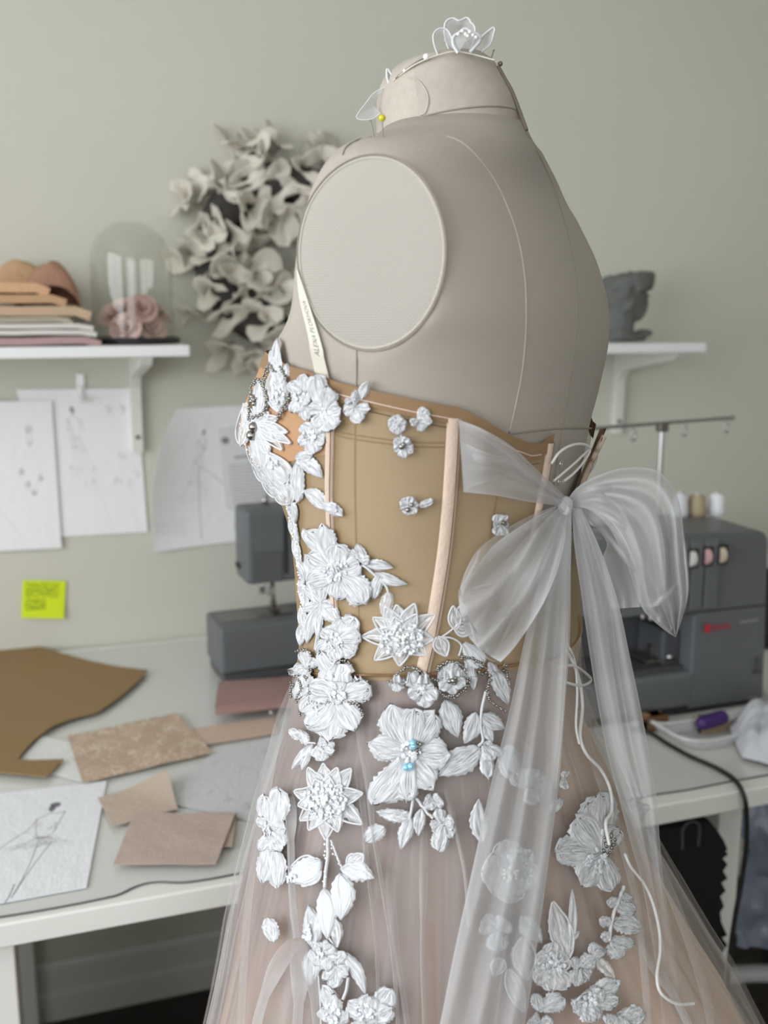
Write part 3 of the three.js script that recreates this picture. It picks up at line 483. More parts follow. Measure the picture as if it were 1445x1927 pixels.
// ---------------------------------------------------------------- serger
{
  const z0 = 0.632, q = (px, py, z = z0) => onZ(px, py, z);
  const bx = q(1216, 1362).x, m = thing('overlock_machine', 'dark grey overlock serger with red lettering on the right of the table', 'sewing machine', V(bx, TOP, z0));
  const X = (px, py = 1200, z = z0) => q(px, py, z).x - bx, Y = (py, px = 1330, z = z0) => q(px, py, z).y - TOP;
  const R0 = X(1308, 1200), R1 = X(1443, 1200), top = Y(1008, 1370), baseT = Y(1266, 1290), L = -0.115, D = -0.12;
  part(m, 'foot', box(L + 0.01, R1 - 0.004, 0.001, 0.012, D + 0.01, -0.004, 0.003), greyC);
  part(m, 'base', box(L, R0 + 0.004, 0.012, baseT, D, 0, 0.008), greyA);
  // right body: a rounded column drawn in the front view
  const s = new THREE.Shape(); const w = 0.018;
  s.moveTo(R0, 0.012); s.lineTo(R1, 0.012); s.lineTo(R1 - 0.012, top - w); s.quadraticCurveTo(R1 - 0.014, top, R1 - 0.014 - w, top); s.lineTo(R0 - 0.03, top + 0.006); s.lineTo(R0 - 0.03, Y(1150, 1300)); s.lineTo(R0, Y(1160, 1300)); s.lineTo(R0, 0.012);
  part(m, 'body', new THREE.ExtrudeGeometry(s, { depth: -D - 0.01, bevelEnabled: true, bevelSize: 0.003, bevelThickness: 0.004, bevelSegments: 3 }).translate(0, 0, D + 0.005), greyA);
  part(m, 'seam', box(R0 - 0.028, R1 - 0.008, Y(1146, 1370) - 0.0008, Y(1146, 1370) + 0.0008, -0.002, 0.0005, 0), greyC);
  // head over the needles, its front rounded towards the top
  const h = new THREE.Shape(); h.moveTo(D + 0.01, Y(1150, 1230)); h.lineTo(0.004, Y(1150, 1230)); h.lineTo(0.004, Y(1050, 1230)); h.quadraticCurveTo(0.002, Y(1005, 1230), -0.04, top); h.lineTo(D + 0.01, top);
  for (const [a, b] of [[L + 0.01, X(1165, 1080)], [X(1165, 1080) + 0.003, X(1255, 1080)], [X(1255, 1080) + 0.003, X(1293, 1080)], [X(1293, 1080) + 0.003, X(1320, 1080)], [X(1320, 1080) + 0.003, X(1348, 1080)]]) part(m, 'head_panel', mirrorZ(new THREE.ExtrudeGeometry(h, { depth: b - a - 0.003, bevelEnabled: true, bevelSize: 0.0018, bevelThickness: 0.0015, bevelSegments: 2 }).rotateY(Math.PI / 2)).translate(a + 0.0015, 0, 0), greyA);
  [[1296, 1050, [0.72, 0.70, 0.66]], [1324, 1046, [0.68, 0.42, 0.42]], [1352, 1043, [0.66, 0.55, 0.43]]].forEach(([a, b, col], i) => {
    const x = X(a, b), y = Y(b, a); part(m, 'slot', box(x - 0.006, x + 0.012, y - 0.0145, y + 0.0145, 0.0, 0.0068, 0.001), greyC);
    part(m, 'tension_dial', new THREE.CylinderGeometry(0.0125, 0.0125, 0.0075, 28).rotateZ(Math.PI / 2).translate(x + 0.001, y, 0.002), std('dial' + i, col, 0.45), ['white tension wheel', 'pink tension wheel', 'beige tension wheel'][i]);
  });
  part(m, 'arch', box(R0 - 0.035, R0 - 0.002, Y(1263, 1300), Y(1196, 1300), D + 0.02, -0.03, 0.006), greyB);
  part(m, 'back_panel', box(L, R0, baseT - 0.01, Y(1140, 1230), D, D + 0.018, 0.004), greyB);
  part(m, 'bed', box(L + 0.004, R0 + 0.002, baseT, baseT + 0.004, D + 0.02, -0.02, 0.001), greyB);
  part(m, 'needle_plate', box(X(1180, 1200, 0.55), X(1260, 1200, 0.55), baseT + 0.004, baseT + 0.006, -0.09, -0.035, 0.0005), M.darkSteel);
  const nx = X(1208, 1170, 0.57), hb = Y(1152, 1230);
  for (const [dx, r] of [[0, 0.0045], [0.014, 0.004], [0.03, 0.006]]) part(m, 'needle_bar', cyl(V(nx + dx, hb - 0.028 - dx * 0.3, -0.06), V(nx + dx, hb + 0.01, -0.06), r), M.steel);
  part(m, 'presser_foot', join([box(nx - 0.01, nx + 0.045, baseT + 0.009, baseT + 0.013, -0.08, -0.03, 0.001), box(nx + 0.012, nx + 0.022, baseT + 0.013, baseT + 0.028, -0.066, -0.05, 0.001)]), M.darkSteel);
  part(m, 'foot_screw', ball(V(nx + 0.03, baseT + 0.016, -0.03), 0.005), M.steel);
  part(m, 'latch', join([box(X(1422, 1245), X(1426, 1245), Y(1262, 1424), Y(1236, 1424), -0.001, 0.005, 0.001), box(X(1416, 1245), X(1431, 1245), Y(1266, 1424), Y(1262, 1424), -0.001, 0.0045, 0.001)]), greyB);
  {
    const [g, mt] = decal(0.062, 0.019, (x, W, H) => { x.fillStyle = '#c02838'; x.beginPath(); x.arc(64, 64, 50, 0, 7); x.fill(); x.strokeStyle = '#4a4648'; x.lineWidth = 9; x.beginPath(); x.arc(72, 52, 16, -0.4, 3.6, true); x.stroke(); x.beginPath(); x.arc(58, 78, 16, 2.6, 0.3, true); x.stroke(); x.font = 'bold 74px sans-serif'; x.fillText('SINGER', 130, 92, 370); });
    const p = part(m, 'lettering', g, mt, 'red lettering with a round emblem'); p.position.set(X(1353, 1180), Y(1178, 1353), 0.0042); 
    const [g2, mt2] = decal(0.045, 0.0113, (x) => { x.fillStyle = '#b9b6b0'; x.font = 'bold 62px sans-serif'; x.fillRect(4, 40, 4, 56); x.fillText('HEAVY DUTY', 26, 92, 470); });
    part(m, 'lettering', g2, mt2, 'small pale lettering').position.set(X(1411, 1165), Y(1166, 1411), 0.0042);
    const [g3, mt3] = decal(0.03, 0.0075, (x) => { x.fillStyle = '#a5a29c'; x.font = 'bold 70px sans-serif'; x.fillText('HD0405S', 20, 92, 470); });
    part(m, 'lettering', g3, mt3).position.set(X(1418, 1309), Y(1310, 1418), 0.0042);
  }
  // thread stand
  const zs = 0.5, px = X(1241, 900, zs), topBar = onZ(1241, 798, zs).y - TOP, zz = zs - z0;
  part(m, 'thread_pole', cyl(V(px, top - 0.03, zz), V(px, topBar - 0.004, zz), 0.0048), M.steel);
  part(m, 'pole_cap', box(px - 0.008, px + 0.008, topBar - 0.012, topBar + 0.003, zz - 0.007, zz + 0.007, 0.002), M.darkSteel);
  const e0 = onZ(1118, 806, zs), e1 = onZ(1378, 786, zs), a0 = V(e0.x - bx, e0.y - TOP, zz), a1 = V(e1.x - bx, e1.y - TOP, zz);
  part(m, 'thread_bar', join([cyl(a0, a1, 0.0028), ball(a1, 0.0045)]), std('barGrey', [0.34, 0.34, 0.33], 0.35, { metalness: 0.8 }));
  for (const [hx, hy] of [[1193, 801], [1289, 793], [1368, 787]]) {
    const p = onZ(hx, hy, zs), b = V(p.x - bx, p.y - TOP, zz);
    part(m, 'wire_hook', tube([[-0.006, 0, 0], [0.001, -0.008, 0.002], [0.005, -0.016, 0], [0, -0.0225, 0], [-0.006, -0.016, -0.002], [0.001, -0.006, 0], [0.005, 0.001, 0]].map(([x, y, z]) => b.clone().add(V(x, y, z))), 0.0007, 40, 6), M.steel);
    part(m, 'hook_weight', cyl(b.clone().add(V(-0.003, -0.022, 0)), b.clone().add(V(0.004, -0.022, 0)), 0.0022), M.steel);
  }
  part(m, 'spool_tray', box(L - 0.06, R1 - 0.03, top - 0.006, top - 0.001, D - 0.05, D + 0.03, 0.002), greyB);
  const cone = (pxc, py0, py1, pxw, col, label) => {
    const z = z0 + D - 0.012, a = onZ(pxc, py0, z).setY(TOP + top - 0.001), b = onZ(pxc, py1, z), r = pxw / 2 * 1.62 / FPX, t = thing('thread_cone', label, 'thread', V(a.x, a.y, z)), H = (py0 - py1) * 1.58 / FPX;
    part(t, 'core', new THREE.LatheGeometry([[0, 0], [r * 0.55, 0], [r * 0.3, H], [0, H]].map((p) => new THREE.Vector2(...p)), 20), std('coneCore' + pk++, [0.55, 0.53, 0.5], 0.6));
    part(t, 'thread', new THREE.LatheGeometry([[r * 0.5, H * 0.04], [r, H * 0.05], [r * 0.98, H * 0.3], [r * 0.8, H * 0.84], [r * 0.4, H * 0.9]].map((p) => new THREE.Vector2(...p)), 28), std('coneThread' + pk++, col, 0.75));
  };
  cone(1345, 996, 946, 34, [0.80, 0.80, 0.83], 'white thread cone at the right on the serger');
  cone(1308, 1002, 952, 36, [0.42, 0.33, 0.21], 'tan thread cone on the serger between the white ones');
  cone(1276, 1006, 950, 34, [0.66, 0.66, 0.69], 'white thread cone seen through the bow loop on the serger');
  cone(1127, 1014, 962, 38, [0.80, 0.80, 0.82], 'white thread cone under the bow knot at the left of the serger');
}
// ---------------------------------------------------------------- things at the right end of the table
{
  const t = thing('accessory_tray', 'clear plastic tray with a rounded rim in front of the serger', 'tray');
  const rim = [[1222, 1356], [1245, 1368], [1275, 1386], [1305, 1394], [1345, 1392], [1400, 1380], [1470, 1364], [1460, 1335], [1400, 1345], [1300, 1356], [1240, 1362]].map(([a, b]) => onY(a, b, TOP + 0.016));
  const cp = phys('trayPlastic', [0.80, 0.80, 0.79], 0.12, { transparent: true, opacity: 0.55, clearcoat: 1 });
  part(t, 'rim', tube(rim, 0.0028, 80, 8, true), cp);
  const cv = new THREE.CatmullRomCurve3(rim, true, 'centripetal').getSpacedPoints(60), ctr = cv.reduce((a, p) => a.add(p), V(0, 0, 0)).multiplyScalar(1 / cv.length);
  part(t, 'wall', grid(60, 4, (u, v) => { const p = cv[Math.round(u * 60)].clone().lerp(ctr, 0.12 * v); p.y = TOP + 0.016 - 0.0148 * v; return p; }), cp);
  part(t, 'floor', grid(60, 3, (u, v) => { const p = cv[Math.round(u * 60)].clone().lerp(ctr, 0.12 + 0.88 * v); p.y = TOP + 0.0012; return p; }), cp);
  settle(t);
  const pen = thing('purple_marker', 'purple capped marker with a pale barrel lying in the clear tray', 'marker');
  const a = onY(1318, 1362, TOP + 0.022), b = onY(1362, 1349, TOP + 0.023), c = onY(1470, 1320, TOP + 0.026);
  part(pen, 'cap', new THREE.CapsuleGeometry(0.0105, a.distanceTo(b) - 0.01, 6, 16).applyQuaternion(new THREE.Quaternion().setFromUnitVectors(V(0, 1, 0), b.clone().sub(a).normalize())).translate((a.x + b.x) / 2, (a.y + b.y) / 2, (a.z + b.z) / 2), std('purple', [0.045, 0.012, 0.13], 0.45));
  part(pen, 'barrel', cyl(b, c, 0.0085), std('palePlastic', [0.45, 0.44, 0.42], 0.45)); settle(pen);
  single('wooden_block', box(onY(1335, 1372, TOP + 0.01).x, onY(1378, 1372, TOP + 0.01).x, TOP + 0.0035, TOP + 0.012, onY(1350, 1378, TOP).z, onY(1350, 1366, TOP).z, 0.003), std('blockWood', [0.42, 0.30, 0.16], 0.6), 'small light wooden piece under the purple marker', 'wood');
  single('brown_tag', box(onY(1214, 1368, TOP).x, onY(1236, 1368, TOP).x, TOP + 0.001, TOP + 0.014, onY(1225, 1378, TOP).z, onY(1225, 1366, TOP).z, 0.003), std('brownTag', [0.15, 0.075, 0.03], 0.6), 'small brown piece beside the bow tail at the front of the serger', 'block');
  // crumpled white cloth
  const cA = onY(1378, 1425, TOP), wN = 26;
  single('white_cloth', thick(wN, wN, (u, v) => {
    const c4 = [[1372, 1372], [1520, 1330], [1540, 1470], [1398, 1432]].map(([p, q]) => onY(p, q, TOP));
    const p = c4[0].clone().multiplyScalar((1 - u) * (1 - v)).addScaledVector(c4[1], u * (1 - v)).addScaledVector(c4[2], u * v).addScaledVector(c4[3], (1 - u) * v);
    const e = Math.min(1, 5 * Math.min(u, v, 1 - u, 1 - v) + 0.05), rid = 1 - Math.abs(noise(u * 3.2 + v * 2.2, v * 1.2 - u, 3));
    p.y += 0.003 + e * (0.012 + 0.03 * rid * rid + 0.008 * noise(u * 9, v * 9, 2)); return p; }, 0.0025), std('clothWhite', [0.62, 0.62, 0.66], 0.85), 'crumpled white cloth at the right end of the table', 'cloth');
  // cable over the table edge
  const cab = [[1190, 1371], [1222, 1379], [1258, 1401], [1300, 1424], [1345, 1444], [1378, 1464]].map(([p, q]) => onY(p, q, TOP + 0.004));
  cab.push(onY(1395, 1486, TOP + 0.003), onZ(1402, 1506, 0.874), onZ(1405, 1540, 0.872), onZ(1404, 1590, 0.87), onZ(1395, 1660, 0.87), onZ(1384, 1720, 0.872), onZ(1376, 1775, 0.874), onZ(1370, 1830, 0.875), onZ(1368, 1990, 0.87));
  single('power_cable', tube(cab, 0.0032, 160, 8), std('cableBlack', [0.014, 0.014, 0.013], 0.45), 'black power cable running over the table edge and down its front', 'cable');
  // black box with a white cloth on it behind the serger's right edge
  const bz = 0.42, xb = onZ(1440, 1200, bz).x;
  single('black_case', box(xb, xb + 0.2, TOP, onZ(1445, 1070, bz).y, bz - 0.12, bz, 0.004), std('caseBlack', [0.01, 0.01, 0.011], 0.4), 'black case standing behind the right edge of the serger', 'case');
  single('white_fold', box(xb - 0.012, xb + 0.2, onZ(1445, 1070, bz).y + 0.0005, onZ(1445, 1040, bz).y, bz - 0.12, bz + 0.004, 0.006), std('foldWhite', [0.55, 0.51, 0.50], 0.8), 'pale folded cloth lying on the black case', 'cloth');
}
// ---------------------------------------------------------------- under the table
{
  const pts = [[1205, 1556], [1242, 1549], [1320, 1535], [1333, 1551], [1346, 1570], [1353, 1586], [1349, 1591], [1354, 1596], [1344, 1604], [1353, 1615], [1345, 1627], [1353, 1641], [1342, 1649], [1350, 1664], [1340, 1674], [1347, 1693], [1340, 1703], [1342, 1723], [1353, 1747], [1343, 1751], [1353, 1765], [1342, 1782], [1350, 1800], [1340, 1930], [1205, 1930]].map(([a, b]) => { const p = onZ(a, b, 0.835); return new THREE.Vector2(p.x, p.y); });
  const g = thing('garment_bag', 'black ruffle-edged cloth bundle hanging under the table', 'garment');
  part(g, 'body', new THREE.ExtrudeGeometry(new THREE.Shape(pts), { depth: 0.05, bevelEnabled: true, bevelSize: 0.001, bevelThickness: 0.002, bevelSegments: 1 }).translate(0, 0, 0.80), std('blackCloth', [0.004, 0.004, 0.004], 0.95));
  const y0 = onZ(1290, 1545, 0.84).y, xm = onZ(1290, 1545, 0.84).x;
  part(g, 'hanger_loop', tube([V(xm - 0.012, y0 - 0.03, 0.853), V(xm - 0.012, y0, 0.853), V(xm, y0 + 0.006, 0.853), V(xm + 0.01, y0, 0.853), V(xm + 0.012, y0 - 0.03, 0.853)], 0.002), std('loopGrey', [0.05, 0.05, 0.05], 0.6)); settle(g);
  // office chair beyond the table with a satin garment over it
  const ch = thing('office_chair', 'white office chair base with chrome casters beyond the table leg', 'chair', V(onZ(1500, 1700, 0.55).x + 0.12, 0.006, 0.55));
  for (let k = 0; k < 5; k++) { const a = k * 1.2566 + 2.5, e = V(Math.cos(a) * 0.27, 0.075, Math.sin(a) * 0.27);
    part(ch, 'base_arm', tube([V(Math.cos(a) * 0.03, 0.13, Math.sin(a) * 0.03), V(Math.cos(a) * 0.15, 0.115, Math.sin(a) * 0.15), e], 0.016, 20, 10), std('chairWhite' + k, [0.55, 0.55, 0.56], 0.35));
    const cs = part(ch, 'caster', join([cyl(e.clone().add(V(-0.012, -0.043, 0)), e.clone().add(V(-0.004, -0.043, 0)), 0.03, 0.03, 20), cyl(e.clone().add(V(0.004, -0.043, 0)), e.clone().add(V(0.012, -0.043, 0)), 0.03, 0.03, 20)]), greyC);
    part(cs, 'fork', ball(e.clone().add(V(0, -0.012, 0)), 0.014), M.steel); }
  part(ch, 'column', cyl(V(0, 0.1, 0), V(0, 0.44, 0), 0.024), M.steel);
  part(ch, 'seat', box(-0.23, 0.23, 0.44, 0.5, -0.23, 0.23, 0.03), std('seatGrey', [0.08, 0.085, 0.1], 0.7));
  const gz = 0.72;
  const corners = [[1398, 1520], [1560, 1490], [1560, 1790], [1378, 1772]].map(([a, b]) => onZ(a, b, gz));
  single('satin_garment', thick(30, 30, (u, v) => { const p = corners[0].clone().multiplyScalar((1 - u) * (1 - v)).addScaledVector(corners[1], u * (1 - v)).addScaledVector(corners[2], u * v).addScaledVector(corners[3], (1 - u) * v);
    p.z += 0.03 * noise(u * 3 + v * 2.4, v * 2.6 - u, 4) + 0.015 * Math.abs(noise(u * 8 - v * 3, v * 6, 7)); p.x += 0.012 * noise(v * 4, 1, 3); return p; }, 0.003), std('satinBlue', [0.20, 0.225, 0.29], 0.32), 'blue grey satin garment draped beside the table leg', 'garment');
}
// ---------------------------------------------------------------- dress form: its frame and its measured outline
const AX = 0.2813, AZ = 1.1735, TURN = Math.atan2(-0.712, -0.702);       // the form faces the wall to the left; local x is its left, z its front
const LX = V(Math.cos(TURN), 0, -Math.sin(TURN)), LZ = V(Math.sin(TURN), 0, Math.cos(TURN));
const toLocal = (p) => { const q = p.clone().sub(V(AX, 0, AZ)); return V(q.dot(LX), q.y, q.dot(LZ)); };
const EYEL = toLocal(EYE);
const rayL = (px, py) => { const d = ray(px, py); return V(d.dot(LX), d.y, d.dot(LZ)); };
const atL = (px, py, depth) => EYEL.clone().addScaledVector(rayL(px, py), depth);
const YW = 1.0735;                                                     // waist seam
//        y      half width, front depth, back depth, roundness
const bodyT = table([
  [1.468, 0.030, 0.032, 0.034, 2], [1.4625, 0.0485, 0.0455, 0.0498, 2], [1.457, 0.054, 0.048, 0.0525, 2], [1.452, 0.067, 0.049, 0.0545, 2], [1.447, 0.088, 0.051, 0.058, 2], [1.441, 0.112, 0.054, 0.060, 2], [1.433, 0.134, 0.052, 0.062, 2.1], [1.42, 0.150, 0.055, 0.066, 2.2],
  [1.40, 0.164, 0.059, 0.078, 2.2], [1.37, 0.170, 0.067, 0.094, 2.2], [1.34, 0.163, 0.079, 0.104, 2.2], [1.316, 0.149, 0.104, 0.107, 2.1], [1.29, 0.140, 0.113, 0.104, 2], [1.262, 0.135, 0.113, 0.098, 2],
  [1.235, 0.130, 0.112, 0.094, 2], [1.21, 0.126, 0.110, 0.092, 2], [1.18, 0.120, 0.106, 0.092, 2], [1.14, 0.116, 0.104, 0.094, 2], [1.10, 0.116, 0.102, 0.097, 2], [1.07, 0.118, 0.106, 0.100, 2], [1.02, 0.118, 0.104, 0.099, 2], [0.95, 0.122, 0.104, 0.10, 2], [0.80, 0.122, 0.104, 0.10, 2]]);
const skirtT = table([
  [1.16, 0.1185, 0.1055, 0.0955], [1.13, 0.1175, 0.104, 0.097], [1.095, 0.1185, 0.105, 0.0995], [1.069, 0.121, 0.112, 0.103], [1.049, 0.128, 0.119, 0.110], [1.015, 0.142, 0.128, 0.124], [0.983, 0.155, 0.137, 0.142], [0.946, 0.168, 0.146, 0.158], [0.925, 0.175, 0.151, 0.171],
  [0.891, 0.187, 0.158, 0.193], [0.865, 0.196, 0.161, 0.210], [0.84, 0.204, 0.165, 0.228], [0.80, 0.217, 0.173, 0.250], [0.762, 0.23, 0.182, 0.272], [0.6, 0.27, 0.215, 0.35], [0.3, 0.34, 0.28, 0.48], [0.02, 0.40, 0.34, 0.60]]);
const bust = (x, y) => 0.030 * Math.exp(-Math.pow((Math.abs(x) - 0.072) / 0.046, 2)) * Math.exp(-Math.pow((y - 1.254) / (y > 1.254 ? 0.045 : 0.032), 2));
function bodyG(x, y, z, o = 0) {
  const [ax, zf, zb, n] = bodyT(y), zz = z > 0 ? z - bust(x, y) * clamp(z / 0.05, 0, 1) : z;
  let g = Math.pow(Math.abs(x) / (ax + o), n) + Math.pow(Math.abs(zz) / ((z > 0 ? zf : zb) + o), n) - 1;
  if (y > 1.28) g = Math.max(g, (Math.abs(x) - 0.1465 - o + 0.10 * Math.max(0, y - 1.40)) * 9);
  return g;
}
function bodyR(th, y, o = 0) { const c = Math.cos(th), s = Math.sin(th); let a = 0, b = 0.4; for (let k = 0; k < 26; k++) { const m = (a + b) / 2; bodyG(m * c, y, m * s, o) < 0 ? (a = m) : (b = m); } return a; }
const skirtG = (x, y, z, o = 0) => { const [ax, zf, zb] = skirtT(y), zd = z > 0 ? zf : zb; return (x / (ax + o)) ** 2 + (z / (zd + o)) ** 2 - 1; };
function skirtR(th, y, o = 0) { const [ax, zf, zb] = skirtT(y), c = Math.cos(th), s = Math.sin(th), zd = (s > 0 ? zf : zb) + o, xa = ax + o; return 1 / Math.sqrt((c / xa) ** 2 + (s / zd) ** 2); }
const CORSET = 0.0035;
// height of the waist seam round the body (theta 0 = left side, pi/2 = front)
let waistRow = [[0, YW]];
function waistY(th) { let t = Math.atan2(Math.sin(th), Math.cos(th)); if (t > Math.PI / 2) t = Math.PI - t; if (t < -Math.PI / 2) t = -Math.PI - t; const w = waistRow; if (t <= w[0][0]) return w[0][1]; if (t >= w.at(-1)[0]) return w.at(-1)[1]; let k = 0; while (w[k + 1][0] < t) k++; return lerp(w[k][1], w[k + 1][1], (t - w[k][0]) / (w[k + 1][0] - w[k][0])); }
const outerG = (x, y, z, o = 0) => (y < 1.16 && y < waistY(Math.atan2(z, x)) ? skirtG(x, y, z, o) : bodyG(x, y, z, o + (y < 1.32 ? CORSET : 0)));
function hit(px, py, G = outerG, o = 0) {                               // where the line of sight meets a surface, with its normal, in the form's frame
  const d = rayL(px, py); let t0 = 0, t1 = 0, best = 1e9, bt = 0.75, prev = 0.45;
  const f = (t) => G(EYEL.x + d.x * t, EYEL.y + d.y * t, EYEL.z + d.z * t, o);
  for (let t = 0.45; t < 1.15; t += 0.004) { const g = f(t); if (g < 0) { t0 = prev; t1 = t; break; } if (g < best) { best = g; bt = t; } prev = t; }
  let t = bt;
  if (t1) { for (let k = 0; k < 14; k++) { const m = (t0 + t1) / 2; f(m) < 0 ? (t1 = m) : (t0 = m); } t = t1; }
  const p = V(EYEL.x + d.x * t, EYEL.y + d.y * t, EYEL.z + d.z * t), e = 0.0015;
  const n = V(G(p.x + e, p.y, p.z, o) - G(p.x - e, p.y, p.z, o), G(p.x, p.y + e, p.z, o) - G(p.x, p.y - e, p.z, o), G(p.x, p.y, p.z + e, o) - G(p.x, p.y, p.z - e, o)).normalize();
  return { p, n, t, miss: !t1 };
}
waistRow = [[562, 1262], [590, 1265], [640, 1268], [700, 1269], [760, 1268], [830, 1266], [900, 1260], [975, 1250], [1040, 1244]].map(([a, b]) => { const p = hit(a, b, bodyG, CORSET).p; return [Math.atan2(p.z, p.x), p.y]; }).sort((a, b) => a[0] - b[0]);
const bodyHit = (px, py, off = 0) => { const h = hit(px, py, bodyG); return h.p.addScaledVector(h.n, off); };
const outHit = (px, py, off = 0) => { const h = hit(px, py); return h.p.addScaledVector(h.n, off); };
const surfTube = (pts, r, off = 0, f = bodyHit, n = 3) => tube(resample(pts, pts.length * n).map((p) => f(p.x, p.y, off)), r, pts.length * n * 3, 6);

let onNeck;
const form = thing('dress_form', 'cream linen dress form with oval shoulder plates and a tall neck', 'mannequin', V(AX, 0, AZ), TURN);
{
  part(form, 'torso', grid(110, 160, (u, v) => { const y = lerp(0.86, 1.468, u), th = v * 2 * Math.PI, w = waistY(th), r = bodyR(th, y) - 0.016 * sstep(w + 0.001, w - 0.03, y); return { p: V(Math.cos(th) * r, y, Math.sin(th) * r), uv: [th * 0.125, y] }; }), M.formTwill);
  // neck: rings tilted forward, with a rounded top
  const rings = [[1.440, 0.046, 0.043, 0.14, 0.001], [1.450, 0.0495, 0.0475, 0.16, 0.001], [1.460, 0.0495, 0.0485, 0.18, 0.002], [1.473, 0.0465, 0.0465, 0.18, 0.005], [1.484, 0.0435, 0.0435, 0.17, 0.008], [1.491, 0.0415, 0.041, 0.17, 0.0095], [1.497, 0.0385, 0.038, 0.17, 0.010], [1.502, 0.033, 0.032, 0.17, 0.010], [1.505, 0.024, 0.023, 0.17, 0.010], [1.5065, 0.001, 0.001, 0.17, 0.010]];
  const neckT = table(rings.slice(0, 6).map((r) => r));
  part(form, 'neck', grid(rings.length - 1, 72, (u, v, i) => { const [y, a, b, k, zc] = rings[i], th = v * 2 * Math.PI, x = Math.cos(th) * a, z = Math.sin(th) * b; return { p: V(x, y - k * z, z + zc), uv: [th * 0.05, y] }; }), M.formNeck);
  // shoulder plates
  for (const sx of [1, -1]) {
    const cy = 1.371, cz = -0.0105, a = 0.0455, b = 0.0525, x0 = 0.1463;
    const P = (r, th, lift) => { const y = cy + Math.sin(th) * b * r; return V(sx * (x0 - 0.10 * Math.max(0, y - 1.40) + lift), y, cz + Math.cos(th) * a * r); };
    const pl = part(form, 'shoulder_plate', grid(12, 64, (u, v) => { const th = v * 2 * Math.PI, p = P(u, th, 0.0028 * Math.sqrt(1 - u * u * 0.98)); return { p, uv: [p.z, p.y] }; }), M.formPlate);
    part(pl, 'piping', tube(Array.from({ length: 40 }, (_, k) => P(1.0, k / 40 * 2 * Math.PI, 0.0003)), 0.0009, 160, 8, true), M.piping);
    part(pl, 'stitching', tube(Array.from({ length: 40 }, (_, k) => P(1.032, k / 40 * 2 * Math.PI, 0.0007)), 0.0005, 160, 5, true), M.seamDark);
  }
  const seam = (pts, dark, r = 0.0007, name = 'seam') => part(form, name, surfTube(pts, r, 0.0001), dark === 2 ? M.seamDeep : dark ? M.seamDark : M.seamLight);
  seam([[838, 256], [862, 264], [886, 282], [925, 330], [955, 390], [975, 450], [987, 520], [990, 600], [985, 680], [975, 740], [960, 808]], false, 0.00038);
  seam([[988, 246], [1010, 285], [1040, 350], [1065, 430], [1080, 500], [1086, 560], [1082, 640], [1074, 700], [1062, 780], [1050, 850], [1040, 920]], true, 0.0006);
  seam([[671, 657], [671, 720], [670, 748]], true, 0.0005);
  seam([[670, 748], [669, 800], [668, 900], [671, 1040], [676, 1160]], 2, 0.0007);
  seam([[630, 812], [690, 822], [780, 832], [845, 833]], 2, 0.0006);
  seam([[845, 833], [900, 828], [950, 818], [1000, 811], [1055, 806], [1112, 806]], true, 0.0007);
  seam([[632, 820], [690, 830], [780, 840], [845, 841], [900, 836]], 2, 0.0006);
  seam([[958, 812], [945, 880], [930, 960], [915, 1060], [905, 1160]], 2, 0.0006);
  seam([[645, 291], [652, 276], [676, 262], [700, 257]], true, 0.0004);
  // neck base seam and neck side seam
  const neckAt = (th, y) => { const [a, b, k, zc] = neckT(y); const z = Math.sin(th) * b; return V(Math.cos(th) * (a + 0.0004), y - k * z, z + zc); };
  part(form, 'seam', tube(Array.from({ length: 48 }, (_, k) => neckAt(k / 48 * 6.2832, 1.4605)), 0.0005, 160, 5, true), M.seamDark);
  onNeck = (px, py) => { let best = 1e9, q = null; for (let i = 0; i <= 90; i++) for (let j = 0; j <= 40; j++) { const p = neckAt(-0.4 + i * 0.02, 1.462 + j * 0.0007), d = p.clone().sub(EYEL), s = rayL(px, py); const e = d.clone().cross(s).length() / s.length(); if (e < best) { best = e; q = p; } } return q; };
  part(form, 'seam', tube([[768, 146], [784, 150], [796, 161], [804, 180], [805, 198], [800, 216], [794, 228]].map(([a, b]) => onNeck(a, b)), 0.0004, 40, 5), M.seamLight);
  const zp = part(form, 'zipper', tube([neckAt(-1.60, 1.491), neckAt(-1.60, 1.484), neckAt(-1.60, 1.474), neckAt(-1.60, 1.464), bodyHit(988, 246, 0.0002)].map((p) => p.add(V(0, 0, -0.0006))), 0.0015, 40, 6), std('zipBrown', [0.19, 0.155, 0.125], 0.7));
  const zt = neckAt(-1.60, 1.4905);
  part(zp, 'zipper_pull', join([ball(zt.clone().add(V(0, 0.002, -0.002)), 0.0017), tube([0, 1, 2, 3].map((k) => zt.clone().add(V(0.001, -0.004 - k * 0.005, -0.0022 - 0.0012 * k))), 0.0014, 12, 8)]), std('pullBrown', [0.22, 0.16, 0.125], 0.4, { metalness: 0.5 }));
  part(form, 'stand_pole', cyl(V(0, 0.03, 0), V(0, 0.9, 0), 0.017), M.darkSteel);
  part(form, 'stand_base', new THREE.LatheGeometry([[0, 0.008], [0.19, 0.008], [0.19, 0.018], [0.05, 0.03], [0.02, 0.05], [0, 0.05]].map((p) => new THREE.Vector2(...p)), 40), M.darkSteel);
}
